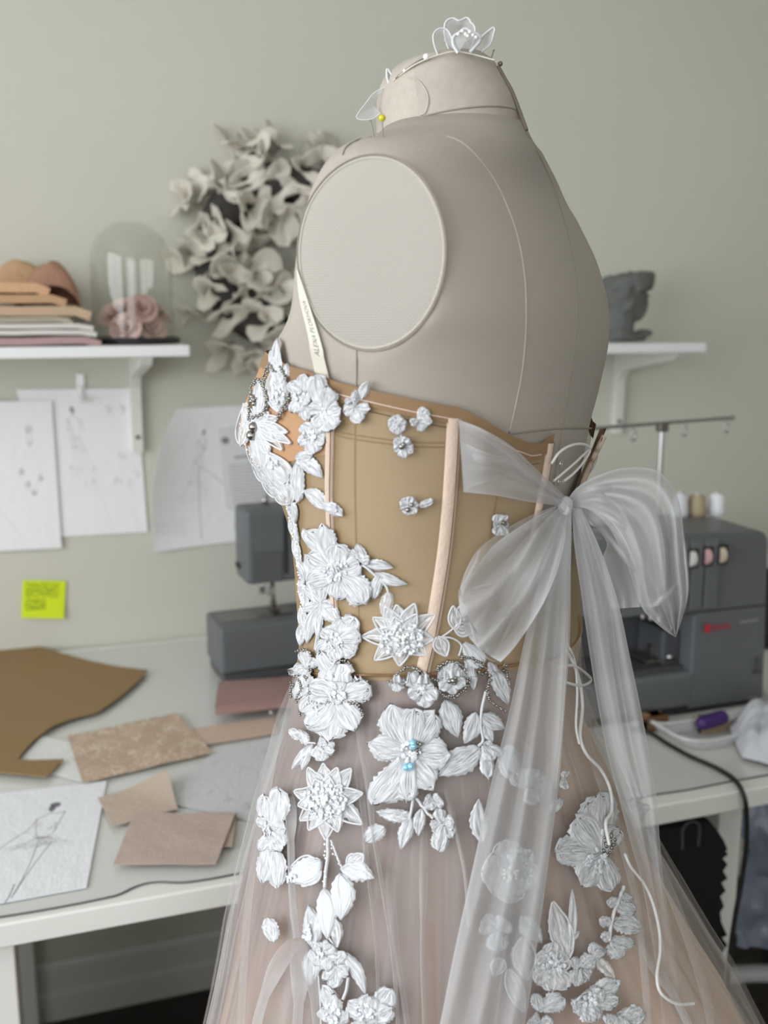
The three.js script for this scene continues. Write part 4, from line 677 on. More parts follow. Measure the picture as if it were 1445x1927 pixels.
// pins stuck in the form
function pin(label, px, py, hx, hy, head, mat, lean = 0) {
  const foot = bodyHit(px, py, -0.006), h = hit(px, py, bodyG), dp = h.t + lean, top = EYEL.clone().addScaledVector(rayL(hx, hy), dp);
  const t = thing('pin', label, 'pin', V(AX, 0, AZ), TURN);
  part(t, 'shaft', cyl(foot, top, 0.00045, 0.00045, 8), M.darkSteel); part(t, 'head', ball(top, head, 3), mat);
  const b = foot.clone(); for (const o of t.children) o.position.sub(b); t.position.add(V(0, b.y, 0)).addScaledVector(LX, b.x).addScaledVector(LZ, b.z);
}
pin('pin with a yellow ball head stuck in the shoulder by the neck', 719, 258, 719, 222, 0.0021, std('pinYellow', [0.62, 0.56, 0.02], 0.25));
pin('plain steel pin leaning left just left of the yellow-headed pin', 706, 258, 697, 227, 0.0006, M.darkSteel);
// ---------------------------------------------------------------- the gown
const gown_ = thing('wedding_gown', 'strapless nude corset gown with white lace flowers, blush tulle skirt and tulle bow', 'dress', V(AX, 0, AZ), TURN);
const cPt = (th, y, o = CORSET) => { const r = bodyR(th, y, o); return V(Math.cos(th) * r, y, Math.sin(th) * r); };
const thOf = (p) => Math.atan2(p.z, p.x);
{
  // upper edge of the corset: read along the visible side, mirrored on the far side. theta 0 is the form's left side, pi/2 its front, -pi/2 its back
  const edge = [[503, 664], [520, 672], [545, 690], [575, 698], [602, 707], [640, 722], [700, 736], [780, 754], [862, 769], [880, 776], [930, 805], [965, 825], [1000, 838], [1018, 836], [1041, 816]].map(([a, b]) => { const p = hit(a, b, bodyG, CORSET).p; return [thOf(p), p.y]; }).sort((a, b) => a[0] - b[0]);
  const yTop = (th) => { const far = th > Math.PI / 2 || th < -Math.PI / 2; let t = th > Math.PI / 2 ? Math.PI - th : th; if (t < -Math.PI / 2) t = -Math.PI - t; if (far && t <= edge[2][0]) return edge[2][1]; if (t <= edge[0][0]) return edge[0][1]; if (t >= edge.at(-1)[0]) return edge.at(-1)[1]; let k = 0; while (edge[k + 1][0] < t) k++; return lerp(edge[k][1], edge[k + 1][1], (t - edge[k][0]) / (edge[k + 1][0] - edge[k][0])); };
  const thB = edge[0][0];                                              // the lacing edge at the back
  
  const surf = (th0, th1, nu, nv, ytop = yTop) => grid(nu, nv, (u, v) => { const th = lerp(th0, th1, u), y = lerp(waistY(th) - 0.004, ytop(th), v), p = cPt(th, y); return { p, uv: [th * 0.12, y] }; });
  const cupTh = thOf(hit(604, 760, bodyG, CORSET).p);
  part(gown_, 'corset_panel', surf(thB, cupTh, 90, 50), M.nudeMesh, 'sheer nude side and back panel of the corset');
  part(gown_, 'corset_panel', grid(70, 40, (u, v) => { const e = Math.PI - thB, w = Math.PI - cupTh, thT = lerp(w, e, u), yt = yTop(thT > Math.PI ? thT - 2 * Math.PI : thT), y = lerp(waistY(thT) - 0.004, yt, v), th = lerp(w, e + 0.75 * sstep(1.245, 1.13, y), u), p = cPt(th, y); return { p, uv: [th * 0.12, y] }; }), M.nudeMesh);
  const yCup = (th) => 1.232 + 0.012 * Math.pow(Math.abs(th - Math.PI / 2), 2);
  part(gown_, 'corset_front', surf(cupTh, Math.PI - cupTh, 70, 40, yCup), M.nudeMesh);
  part(gown_, 'bust_cup', grid(70, 30, (u, v) => { const th = lerp(cupTh, Math.PI - cupTh, u), y = lerp(yCup(th) - 0.002, yTop(th), v); return { p: cPt(th, y, CORSET + 0.0006), uv: [th * 0.12, y] }; }), M.nudeCup, 'orange nude moulded bust cups');
  // binding along the upper edge, with a pink stitch line
  const band = (a, b, n, drop, o) => grid(n, 3, (u, v) => { const th = lerp(a, b, u), y = yTop(th > Math.PI ? th - 2 * Math.PI : th) + 0.0008 - drop * v; return { p: cPt(th, y, CORSET + o), uv: [th * 0.12, y] }; });
  part(gown_, 'edge_binding', band(thB, Math.PI / 2, 140, 0.0105, 0.0014), M.bindingTan, 'tan ribbed binding along the upper edge');
  part(gown_, 'edge_binding', band(Math.PI / 2, Math.PI - thB, 120, 0.0105, 0.0014), M.bindingTan);
  part(gown_, 'stitching', tube(Array.from({ length: 60 }, (_, k) => { const th = lerp(thB + 0.1, cupTh, k / 59); return cPt(th, yTop(th) - 0.0066, CORSET + 0.0014); }), 0.00035, 200, 5), M.stitchPink);
  part(gown_, 'stitching', tube(Array.from({ length: 60 }, (_, k) => { const th = lerp(thB + 0.1, cupTh, k / 59); return cPt(th, yTop(th) - 0.0125, CORSET + 0.0004); }), 0.0003, 200, 5), M.bindingTan);
  // boning channels: flat-backed tubes with stitch lines at both sides
  const bone = (pts, w, label) => { const c = resample(pts, 30).map((p) => hit(p.x, p.y, bodyG, CORSET)); const b = part(gown_, 'boning_channel', grid(30, 8, (u, v, i) => { const h = c[i], q = c[Math.min(30, i + 1)].p.clone().sub(c[Math.max(0, i - 1)].p).normalize(), s = q.clone().cross(h.n).normalize(), a = (v - 0.5) * Math.PI; return { p: h.p.clone().addScaledVector(s, Math.sin(a) * w).addScaledVector(h.n, 0.0002 + 0.0024 * Math.cos(a)), uv: [u * 3, v * 0.3] }; }), M.boning, label);
    part(b, 'stitching', tube(c.filter((_, i) => i % 2 === 0).map((h, i, A) => { const q = A[Math.min(A.length - 1, i + 1)].p.clone().sub(A[Math.max(0, i - 1)].p).normalize(), s = q.cross(h.n).normalize(); return h.p.clone().addScaledVector(s, -w * 0.55).addScaledVector(h.n, 0.0021); }), 0.00035, 80, 5), M.bindingTan); };
  bone([[855, 785], [851, 860], [845, 950], [836, 1040], [824, 1120], [810, 1200], [796, 1262]], 0.0046, 'long pale pink boning channel at the side back');
  bone([[622, 790], [621, 850], [620, 930], [624, 1020], [628, 1110], [633, 1180]], 0.0032, 'pale boning channel below the bust');
  bone([[1034, 832], [1026, 890], [1014, 950], [1003, 1010]], 0.0036, 'short boning at the lacing edge');
  part(gown_, 'waist_seam', surfTube([[560, 1262], [600, 1266], [680, 1268], [760, 1268], [830, 1265], [900, 1258], [975, 1248]], 0.0009, 0.0012, outHit), M.nudeCup);
  // right back edge of the corset beyond the lacing gap
  part(gown_, 'lacing_edge', grid(16, 4, (u, v) => { const a = resample([[1131, 803], [1112, 850], [1090, 900], [1076, 945], [1068, 1000]], 16)[Math.round(u * 16)]; const p = bodyHit(a.x - v * 13, a.y + 2 * v, 0.004); return p; }), M.bindingTan);
  part(gown_, 'lacing_edge', surfTube([[1122, 818], [1104, 855], [1084, 900], [1072, 940]], 0.0022, 0.0055), M.boning);
  for (const [a, b] of [[1039, 868], [1036, 902], [1031, 940]]) part(gown_, 'lacing_ring', new THREE.TorusGeometry(0.0022, 0.0006, 8, 18).translate(...bodyHit(a, b, 0.0065).toArray()), M.steel);
  // shoulder strap with the printed name
  const sl = resample([[561, 508], [566, 560], [580, 620], [597, 700]], 24), sr = resample([[564, 510], [584, 570], [606, 640], [624, 712]], 24);
  const strapTex = (() => { const c = document.createElement('canvas'); c.width = 1024; c.height = 128; const x = c.getContext('2d'); x.fillStyle = '#d9d3c2'; x.fillRect(0, 0, 1024, 128); for (let k = 0; k < 64; k++) { x.fillStyle = `rgba(120,110,90,${rr(0, 0.06)})`; x.fillRect(0, k * 2, 1024, 1); } x.fillStyle = '#3c3b3c'; x.font = '64px sans-serif'; x.fillText('ALENA PLOKHOVA', 205, 88, 600); const t = new THREE.CanvasTexture(c); t.colorSpace = THREE.SRGBColorSpace; return t; })();
  part(gown_, 'shoulder_strap', grid(24, 4, (u, v, i) => ({ p: bodyHit(lerp(sl[i].x, sr[i].x, v), lerp(sl[i].y, sr[i].y, v), 0.0022), uv: [1 - u, 1 - v] })), std('strap', [1, 1, 1], 0.55, { map: strapTex }), 'cream satin strap printed with dark capital letters');

  // ------------------------------------------------------------ skirt: lining and two gathered tulle layers
  const fold = (th, y, s, k) => { const d = Math.pow(sstep(waistY(th), 0.86, y), 0.9), w = th + 0.08 * noise(y * 3, s, th * 2); return d * (0.55 * noise(Math.cos(w) * 9 * k + s, Math.sin(w) * 9 * k, y * 1.2) + 0.45 * noise(Math.cos(w) * 22 * k, Math.sin(w) * 22 * k + s, y * 1.6)) ; };
  const layer = (o, amp, s, k, alpha, yb = 0.02) => grid(70, 420, (u, v) => { const th = v * 2 * Math.PI, yw = waistY(th), y = lerp(yw, yb, Math.pow(u, 1.25)), f = fold(th, y, s, k), r = skirtR(th, y, o * sstep(yw, yw - 0.06, y)) + amp * f;
    return { p: V(Math.cos(th) * r, y, Math.sin(th) * r), uv: [th * 0.3, y], a: alpha ? alpha(th, y, f) : 1 }; }, !!alpha);
  const streak = (th, y, s) => { const w = th + 0.03 * noise(y * 5, s, 1), q = 1 - Math.abs(noise(Math.cos(w) * 46 + s, Math.sin(w) * 46, y * 0.9 + s)) * 2.6, q2 = 1 - Math.abs(noise(Math.cos(w) * 17 + s * 2, Math.sin(w) * 17, y * 0.7)) * 3.2; return 0.5 * Math.pow(clamp(q, 0, 1), 6) + 0.5 * Math.pow(clamp(q2, 0, 1), 10); };
  part(gown_, 'skirt_lining', layer(-0.0115, 0.012, 3, 0.55), M.lining, 'nude lining under the tulle');
  part(gown_, 'skirt_underlayer', layer(-0.0075, 0.012, 3, 0.55, (th, y, f) => clamp((0.70 + 0.35 * noise(Math.cos(th) * 6, Math.sin(th) * 6, y * 2)) * (0.25 + 0.75 * sstep(-1.25, -0.35, Math.atan2(Math.sin(th), Math.cos(th)))) * (0.55 + 0.45 * sstep(0.78, 1.0, y)), 0.08, 0.85)), M.tulleBlush, 'mauve blush tulle layer over the lining');
  part(gown_, 'skirt_tulle', layer(-0.003, 0.007, 11, 0.8, (th, y, f) => clamp(0.20 + 0.22 * streak(th, y, 5) + 0.30 * f, 0.06, 0.8)), M.tulleSkirt, 'inner white tulle layer gathered in folds');
  part(gown_, 'skirt_tulle', layer(0.003, 0.004, 23, 1, (th, y, f) => clamp(0.10 + 0.22 * streak(th, y, 17) + 0.14 * f, 0.04, 0.7)), M.tulleSkirt, 'outer sheer tulle layer');
  // single tulle folds that stand out
  const strand = (pts, w, a) => { const n = 50, c = resample(pts, n); part(gown_, 'tulle_fold', grid(n, 4, (u, v, i) => { const p = c[i], q = c[Math.min(n, i + 1)].clone().sub(c[Math.max(0, i - 1)]).normalize(), W = w * (0.5 + 0.5 * Math.sin(Math.PI * Math.min(1, u * 3 + 0.1))) , s = (v - 0.5) * 2; return { p: outHit(p.x - q.y * s * W, p.y + q.x * s * W, 0.004 + 0.004 * (1 - s * s)), a: a * (0.4 + 0.6 * Math.pow(Math.abs(s), 1.5)) * Math.min(1, u * 4 + 0.2) }; }, true), M.tulleSkirt); };
  strand([[681, 1330], [686, 1400], [698, 1470], [706, 1560], [722, 1660], [742, 1800], [752, 1950], [752, 2160]], 7, 0.75);
  strand([[676, 1440], [688, 1520], [695, 1620], [712, 1780], [716, 1950], [716, 2160]], 5, 0.6);
  strand([[557, 1500], [558, 1600], [561, 1700], [568, 1762]], 10, 0.95);
  strand([[569, 1765], [540, 1800], [512, 1860], [490, 1950], [490, 2160]], 16, 1);
  strand([[570, 1768], [572, 1830], [570, 1880], [566, 1950], [566, 2160]], 18, 1);
  strand([[572, 1768], [592, 1830], [604, 1950], [604, 2160]], 14, 0.8);
  strand([[838, 1480], [850, 1540], [872, 1640], [880, 1740]], 7, 0.6);
  strand([[798, 1560], [797, 1680], [795, 1790], [800, 1950], [800, 2160]], 8, 0.55);
  strand([[735, 1640], [742, 1740], [770, 1950], [770, 2160]], 10, 0.5);
  strand([[545, 1330], [520, 1440], [500, 1560], [480, 1700], [465, 1950], [465, 2160]], 9, 0.4);
  strand([[1120, 1400], [1170, 1500], [1232, 1640], [1290, 1790], [1330, 1950], [1330, 2160]], 14, 0.35);
  strand([[1190, 1760], [1230, 1830], [1270, 1900], [1290, 1950], [1290, 2160]], 12, 0.6);
  strand([[1085, 1340], [1110, 1430], [1150, 1560], [1185, 1700], [1210, 1950], [1210, 2160]], 10, 0.4);
}
// ---------------------------------------------------------------- lace flowers sewn on the gown
const petalGeo = (b, t, w, shape, lift) => {
  const big = w > 30 && shape === 'fan', nu = big ? 18 : 13, nv = big ? 16 : 10, dx = t[0] - b[0], dy = t[1] - b[1], L = Math.hypot(dx, dy), nx = -dy / L, ny = dx / L, ph = rr(0, 6), bend = rr(-0.08, 0.08) * L;
  const wp = (u) => shape === 'leaf' ? Math.pow(Math.sin(Math.PI * Math.pow(clamp(u, 0.004, 0.996), 0.85)), 0.85) : shape === 'lobe' ? Math.sqrt(Math.max(0.02, 1 - Math.pow(2 * u - 1, 2))) : (0.24 + 0.76 * Math.sin(Math.min(1, u * 1.35) * Math.PI / 2)) * Math.sqrt(Math.max(0.0, 1 - Math.pow(Math.max(0, (u - 0.58) / 0.42), 2.6)));
  const edges = Array.from({ length: (nu + 1) * 2 }, (_, k) => (k % 2 ? rr(0.99, 1.09) : rr(0.86, 0.97))), tips = Array.from({ length: nv + 1 }, (_, k) => (k % 2 ? rr(1, 1.05) : rr(0.93, 0.985)));
  return grid(nu, nv, (u, v, i, j) => {
    const s = v * 2 - 1, tipJag = i === nu && shape !== 'leaf' ? tips[j] : 1, jag = j === 0 ? edges[i] : j === nv ? edges[nu + 1 + i] : 1, W = wp(u) * w / 2 * jag, uu = u * (1 + (shape === 'fan' && u > 0.8 ? 0.05 * Math.sin(s * 6 + ph) : 0)) * tipJag, curve = bend * Math.sin(Math.PI * u);
    const px = b[0] + dx * uu + nx * (s * W + curve), py = b[1] + dy * uu + ny * (s * W + curve), h = hit(px, py);
    const rim = Math.min(1, 3.2 * Math.min(1 - Math.abs(s), u + 0.25, 1.12 - u)), off = 0.0007 + lift * 0.0007 + (0.0012 + lift * 0.0003) * Math.pow(Math.max(0, rim), 0.7) * (shape === 'leaf' ? 1 - 0.45 * Math.exp(-s * s * 30) : 1 + 0.18 * Math.sin(s * 7 + ph)) + (shape === 'fan' ? 0.0010 * u * u * lift : 0);
    return { p: h.p.addScaledVector(h.n, off + (py > 1262 ? 0.0035 : 0)), uv: [u * 0.5 + ph, v * 0.2 * w / 40 + ph] };
  });
};
const outline = (b, t, w, shape) => { const L = Math.hypot(t[0] - b[0], t[1] - b[1]), nx = -(t[1] - b[1]) / L, ny = (t[0] - b[0]) / L, pts = [];
  for (let k = 0; k <= 20; k++) { const a = k / 20 * 2 - 1, u = 1 - Math.abs(a), s = Math.sign(a) || 1, W = (shape === 'leaf' ? Math.pow(Math.sin(Math.PI * Math.pow(clamp(u, 0.004, 0.996), 0.85)), 0.85) : (0.24 + 0.76 * Math.sin(Math.min(1, u * 1.35) * Math.PI / 2)) * Math.sqrt(Math.max(0, 1 - Math.pow(Math.max(0, (u - 0.58) / 0.42), 2.6)))) * w / 2; pts.push([b[0] + (t[0] - b[0]) * u + nx * s * W, b[1] + (t[1] - b[1]) * u + ny * s * W]); } return pts; };
function applique(label) { const g = new THREE.Group(); g.name = 'lace_applique'; if (label) g.userData.label = label; gown_.add(g); return g; }
const P = (g, b, t, w, shape = 'fan', mat = M.petalWhite, lift = 1) => part(g, shape === 'leaf' ? 'leaf' : 'petal', petalGeo(b, t, w, shape, lift), mat);
const lift_ = (px, py, o) => outHit(px, py, o + (py > 1262 ? 0.0035 : 0));
function lacePetal(g, b, t, w, shape = 'leaf', lift = 1) {             // net petal with an embroidered rim
  const m = part(g, 'petal', petalGeo(b, t, w, shape, lift), M.laceNet);
  part(m, 'embroidered_rim', tube(outline(b, t, w, shape).map(([x, y]) => lift_(x, y, 0.0016 + lift * 0.0009)), 0.00072, 50, 5), M.threadWhite);
}
function stem(g, pts, r = 0.001) { r *= 0.62; part(g, 'stem', tube(resample(pts, pts.length * 4).map((p) => lift_(p.x, p.y, 0.0022)), r, pts.length * 10, 6), M.threadWhite); }
function beads(g, list, r, mat, off = 0.0042, name = 'beading') {       // a cluster of beads, too small to part
  const s = new THREE.IcosahedronGeometry(1, 1), disc = mat === M.sequin;
  const geos = list.map(([x, y, k = 1]) => { const p = lift_(x, y, off), q = r * k, g = s.clone(); if (disc) { g.scale(q * 0.95, q * 0.95, q * 0.3); const n = hit(x, y).n.add(V(rr(-0.6, 0.6), rr(-0.6, 0.6), rr(-0.6, 0.6))).normalize(); g.applyQuaternion(new THREE.Quaternion().setFromUnitVectors(V(0, 0, 1), n)); } else g.scale(q, q, q); return g.translate(p.x, p.y, p.z); });
  part(g, name, join(geos), mat, undefined, 'stuff');
}
const scatter = (cx, cy, rx, ry, n) => Array.from({ length: n }, () => { const a = rr(0, 6.283), q = Math.sqrt(rnd()); return [cx + Math.cos(a) * rx * q, cy + Math.sin(a) * ry * q, rr(0.6, 1.25)]; });
const along = (pts, step, jit = 1.2) => { const c = resample(pts, Math.max(2, Math.round(pts.reduce((s, p, i) => i ? s + Math.hypot(p[0] - pts[i - 1][0], p[1] - pts[i - 1][1]) : 0, 0) / step))); return c.map((p) => [p.x + rr(-jit, jit), p.y + rr(-jit, jit), rr(0.75, 1.2)]); };
const silver = (g, ...paths) => beads(g, paths.flatMap((p) => [...along(p, 4.4, 1.3), ...along(p.map(([x, y]) => [x + 2, y + 2]), 6.5, 2.2)]), 0.00095, M.silverBead, 0.0036, 'silver_beading');
const pearls = (g, ...paths) => beads(g, paths.flatMap((p) => along(p, 7.5, 2.6)), 0.00075, M.pearl, 0.003);
const fans = (g, c, list, lift = 1, mat) => list.forEach(([x, y, w], i) => P(g, c, [x, y], w, 'fan', mat, lift + (i % 2) * 0.6));
let a;
// bodice, top left
a = applique('feather leaf with silver beads at the top of the front cup');
P(a, [529, 728], [525, 640], 24, 'leaf'); P(a, [527, 718], [514, 659], 20, 'leaf'); P(a, [530, 722], [545, 682], 18, 'leaf');
lacePetal(a, [531, 775], [526, 688], 44); for (const [x, y] of [[513, 745], [549, 742], [516, 762], [546, 760], [518, 722], [545, 720]]) P(a, [531, y + 14], [x, y - 8], 13, 'leaf');
silver(a, [[516, 683], [508, 700], [506, 725], [512, 750]], [[536, 688], [548, 715], [551, 745], [542, 762]], [[518, 690], [524, 697]]); beads(a, scatter(534, 748, 12, 16, 18), 0.0014, M.sequin);
silver(a, [[538, 770], [534, 780], [530, 785]], [[541, 765], [534, 775]]);
a = applique('white petal edged in silver beads at the front of the cup');
P(a, [490, 786], [494, 714], 34, 'lobe'); silver(a, [[476, 786], [479, 760], [482, 730], [492, 715], [502, 722]], [[504, 728], [509, 745], [509, 765], [504, 775], [492, 783], [478, 787]], [[484, 757], [491, 751]]); beads(a, scatter(489, 754, 8, 8, 9), 0.0016, M.silverBead);
a = applique('maple-shaped lace leaf on the cup');
for (const [x, y, w] of [[512, 776, 18], [530, 785, 20], [547, 812, 20], [553, 833, 20], [537, 845, 20], [520, 830, 18]]) lacePetal(a, [489, 797], [x, y], w);
P(a, [486, 796], [540, 826], 18, 'leaf'); beads(a, [[488, 803, 1.4], [484, 818, 1.5]], 0.0024, M.silverBead);
a = applique('broad lace mass wrapping under the bust along the front edge');
for (const [b, t, w] of [[[466, 770], [462, 835], 26], [[470, 790], [500, 880], 36], [[480, 835], [520, 905], 44], [[500, 850], [548, 905], 46], [[495, 868], [540, 930], 44], [[520, 890], [552, 945], 38], [[468, 760], [478, 800], 24], [[486, 830], [512, 850], 24]]) lacePetal(a, b, t, w, 'fan');
for (const [b, t, w] of [[[478, 808], [488, 858], 20], [[505, 858], [534, 885], 24], [[520, 880], [540, 912], 26], [[474, 778], [466, 812], 16], [[508, 880], [526, 908], 20]]) P(a, b, t, w, 'leaf');
beads(a, scatter(522, 868, 10, 12, 8), 0.0014, M.sequin); pearls(a, [[461, 800], [468, 838], [486, 866], [502, 890], [528, 920], [545, 940]]);
// double flower under the strap
a = applique('double embroidered flower below the strap');
fans(a, [572, 742], [[580, 702, 34], [556, 716, 32], [556, 746, 36], [562, 774, 34], [584, 788, 34], [592, 752, 34]]);
fans(a, [615, 772], [[604, 701, 40], [626, 722, 42], [648, 765, 40], [638, 803, 42], [606, 800, 40], [592, 762, 34]], 2);
beads(a, scatter(617, 772, 14, 15, 26), 0.0015, M.sequin); beads(a, scatter(572, 742, 10, 12, 16), 0.0014, M.sequin);
a = applique('square embroidered flower with sequins under the double flower');
fans(a, [591, 819], [[575, 797, 32], [608, 796, 32], [616, 830, 34], [596, 852, 34], [571, 834, 32]]); beads(a, scatter(590, 818, 12, 11, 24), 0.0014, M.sequin);
a = applique('small three-petalled sprig on the binding');
fans(a, [672, 764], [[652, 774, 28], [681, 793, 30], [699, 765, 24], [672, 733, 14]]); P(a, [682, 750], [696, 714], 20, 'leaf'); P(a, [674, 758], [671, 730], 12, 'leaf'); fans(a, [664, 752], [[655, 756, 18], [674, 744, 18]]);
a = applique('pointed leaf beside the boning'); P(a, [563, 860], [611, 897], 30, 'leaf'); P(a, [561, 858], [592, 858], 22, 'lobe'); P(a, [564, 864], [588, 880], 26, 'lobe');
a = applique('leaf standing upright below the bust'); P(a, [566, 942], [564, 868], 28, 'lobe'); stem(a, [[580, 920], [572, 928], [562, 945]]);
a = applique('two-part leaf pointing to the side seam'); P(a, [580, 920], [614, 955], 30, 'lobe'); P(a, [606, 944], [648, 968], 24, 'lobe'); P(a, [610, 950], [640, 958], 22, 'fan');
a = applique('narrow lace trim down the front edge of the corset');
for (const [b, t, w] of [[[546, 935], [560, 985], 20], [[552, 968], [566, 1018], 16], [[558, 1010], [570, 1062], 15], [[564, 1050], [576, 1100], 16], [[568, 1090], [580, 1150], 18], [[572, 1140], [582, 1190], 18], [[575, 1170], [570, 1215], 20]]) P(a, b, t, w, 'leaf');
pearls(a, [[549, 940], [552, 975], [562, 1020], [568, 1060], [571, 1110], [577, 1170], [574, 1200]], [[574, 1100], [580, 1160], [582, 1200]]);
// small sprigs on the side panel
a = applique('trio of small blossoms near the side of the corset');
fans(a, [750, 797], [[732, 790, 24], [742, 812, 26], [762, 806, 26], [760, 784, 24], [742, 780, 22]]); fans(a, [786, 788], [[805, 770, 26], [811, 788, 24], [800, 805, 26], [774, 796, 20]]);
fans(a, [758, 836], [[744, 823, 22], [770, 822, 22], [776, 848, 24], [762, 857, 22], [743, 844, 22]]); stem(a, [[754, 812], [757, 825]]); beads(a, [[757, 836, 1.3], [760, 833]], 0.0016, M.silverBead);
a = applique('tiny blossom with one leaf in the middle of the side panel');
fans(a, [770, 949], [[755, 937, 20], [776, 931, 20], [787, 945, 18], [782, 962, 20], [764, 965, 20], [754, 950, 18]]); P(a, [788, 950], [815, 938], 15, 'lobe'); beads(a, [[768, 955, 1.2], [775, 946]], 0.0014, M.silverBead);
a = applique('small oval blossom below the bow band');
fans(a, [936, 986], [[930, 966, 18], [945, 966, 18], [951, 984, 18], [944, 1005, 20], [928, 1005, 18], [922, 988, 18]]); beads(a, scatter(938, 984, 5, 6, 5), 0.0014, M.silverBead);
// large flower at the waist front
a = applique('large embroidered flower on the corset with a leafy branch');
fans(a, [640, 1075], [[581, 996, 42], [616, 985, 42], [682, 1058, 56], [692, 1130, 58], [642, 1124, 54], [590, 1092, 48], [585, 1042, 46], [640, 1020, 50]]);
beads(a, scatter(640, 1072, 22, 24, 34), 0.0015, M.sequin);
P(a, [683, 1064], [674, 1020], 26, 'leaf'); P(a, [690, 1058], [741, 1066], 22, 'leaf'); P(a, [706, 1077], [767, 1097], 22, 'leaf'); P(a, [718, 1080], [706, 1124], 24, 'lobe'); stem(a, [[674, 1056], [690, 1064], [708, 1080], [728, 1100], [734, 1118]], 0.0014); fans(a, [680, 1050], [[668, 1030, 20], [700, 1050, 20]]); P(a, [734, 1112], [726, 1160], 26, 'lobe', M.laceNet);
a = applique('spray of leaves at the front waist');
for (const [x, y, w] of [[576, 1104, 26], [585, 1060, 22], [618, 1090, 20], [644, 1170, 34], [582, 1210, 26], [604, 1205, 18], [634, 1140, 20], [570, 1150, 22]]) P(a, [609, 1134], [x, y], w, 'leaf');
stem(a, [[606, 1100], [609, 1134], [604, 1180], [598, 1220]], 0.0016); P(a, [580, 1048], [606, 1104], 26, 'leaf');
a = applique('white flower just above the front waist');
fans(a, [636, 1204], [[672, 1160, 40], [684, 1192, 40], [672, 1228, 40], [640, 1240, 40], [604, 1228, 38], [618, 1180, 38], [648, 1164, 38]]); beads(a, scatter(636, 1206, 16, 18, 26), 0.0015, M.sequin);
// sequinned lotus on the corset
const lotus = (c, outer, inner, w, wi, label, n = 90) => { const g = applique(label); outer.forEach(([x, y], i) => lacePetal(g, c, [x, y], w, 'leaf', 0.6 + (i % 2) * 0.7)); inner.forEach(([x, y]) => lacePetal(g, c, [x, y], wi, 'leaf', 2.2)); beads(g, scatter(c[0], c[1], 38, 34, n), 0.0013, M.sequin, 0.0052); beads(g, scatter(c[0], c[1], 10, 9, 16), 0.0013, M.pearl, 0.006); return g; };
a = lotus([758, 1197], [[685, 1196], [706, 1160], [748, 1136], [781, 1133], [818, 1154], [815, 1200], [802, 1230], [754, 1250], [708, 1240], [728, 1140]], [[722, 1180], [745, 1158], [785, 1152], [796, 1186], [786, 1222], [748, 1226], [718, 1212]], 32, 26, 'sequinned lace lotus above the waist seam');
a = applique('lace leaves and tendrils right of the lotus'); lacePetal(a, [856, 1182], [851, 1138], 22); lacePetal(a, [854, 1180], [889, 1186], 26); lacePetal(a, [862, 1160], [872, 1134], 18); lacePetal(a, [822, 1196], [839, 1232], 28); stem(a, [[812, 1206], [834, 1194], [852, 1180], [868, 1160]], 0.001); stem(a, [[830, 1196], [852, 1200], [866, 1212], [862, 1232]], 0.001); beads(a, [[872, 1162, 1.2]], 0.0018, M.silverBead); P(a, [870, 1208], [905, 1250], 40, 'fan', M.organza);
// silver edged flowers along the waist
a = applique('narrow silver-edged blossom at the front of the waist');
fans(a, [584, 1257], [[578, 1222, 28], [562, 1262, 28], [572, 1314, 30], [600, 1236, 28], [594, 1290, 26]]); silver(a, [[566, 1224], [580, 1220], [592, 1226], [598, 1240]], [[560, 1262], [570, 1272]], [[566, 1285], [564, 1312]], [[573, 1318], [584, 1292], [580, 1280]], [[590, 1252], [592, 1275]]);
a = applique('big silver-edged white flower hanging over the waist seam');
fans(a, [648, 1308], [[614, 1226, 48], [652, 1244, 54], [704, 1284, 56], [680, 1366, 54], [634, 1392, 60], [600, 1372, 52], [584, 1338, 48], [604, 1284, 44]], 1.6);
silver(a, [[606, 1232], [615, 1225], [626, 1232], [632, 1248]], [[634, 1254], [644, 1240], [660, 1242], [668, 1256], [676, 1270], [700, 1276], [702, 1290], [694, 1310]], [[598, 1288], [618, 1284], [626, 1290]], [[600, 1296], [596, 1312], [608, 1318], [624, 1320], [636, 1312]], [[655, 1318], [680, 1316], [688, 1330], [690, 1345]], [[582, 1342], [590, 1330], [600, 1322]], [[630, 1268], [631, 1274]]);
beads(a, scatter(650, 1302, 14, 22, 30), 0.0016, M.sequin, 0.005); beads(a, scatter(612, 1336, 8, 10, 8), 0.0016, M.sequin, 0.005);
a = applique('small leaves trailing below the silver-edged flower');
P(a, [580, 1392], [558, 1374], 20, 'lobe'); P(a, [588, 1404], [574, 1374], 20, 'leaf'); P(a, [600, 1400], [561, 1450], 18, 'leaf'); P(a, [596, 1405], [580, 1452], 16, 'leaf'); fans(a, [612, 1404], [[640, 1412, 30], [622, 1432, 28], [606, 1426, 24], [626, 1392, 26]]); stem(a, [[580, 1384], [592, 1398], [606, 1400]]);
a = applique('silver-edged pair of blossoms right of the waist lotus');
fans(a, [752, 1281], [[738, 1278, 22], [752, 1262, 22], [764, 1272, 20], [754, 1294, 24]]); fans(a, [796, 1290], [[771, 1262, 32], [800, 1260, 28], [814, 1280, 30], [818, 1308, 32], [800, 1324, 34], [774, 1304, 32]], 1.6);
silver(a, [[738, 1276], [746, 1266], [757, 1258], [768, 1252], [782, 1254], [796, 1262], [812, 1268]], [[782, 1290], [788, 1296], [794, 1298], [800, 1290]]); beads(a, scatter(796, 1291, 9, 9, 12), 0.0014, M.sequin);
a = applique('round silver-ringed blossom at the waist');
fans(a, [846, 1271], [[830, 1252, 26], [850, 1243, 28], [868, 1258, 28], [868, 1284, 28], [848, 1300, 28], [826, 1290, 28], [822, 1268, 26]]);
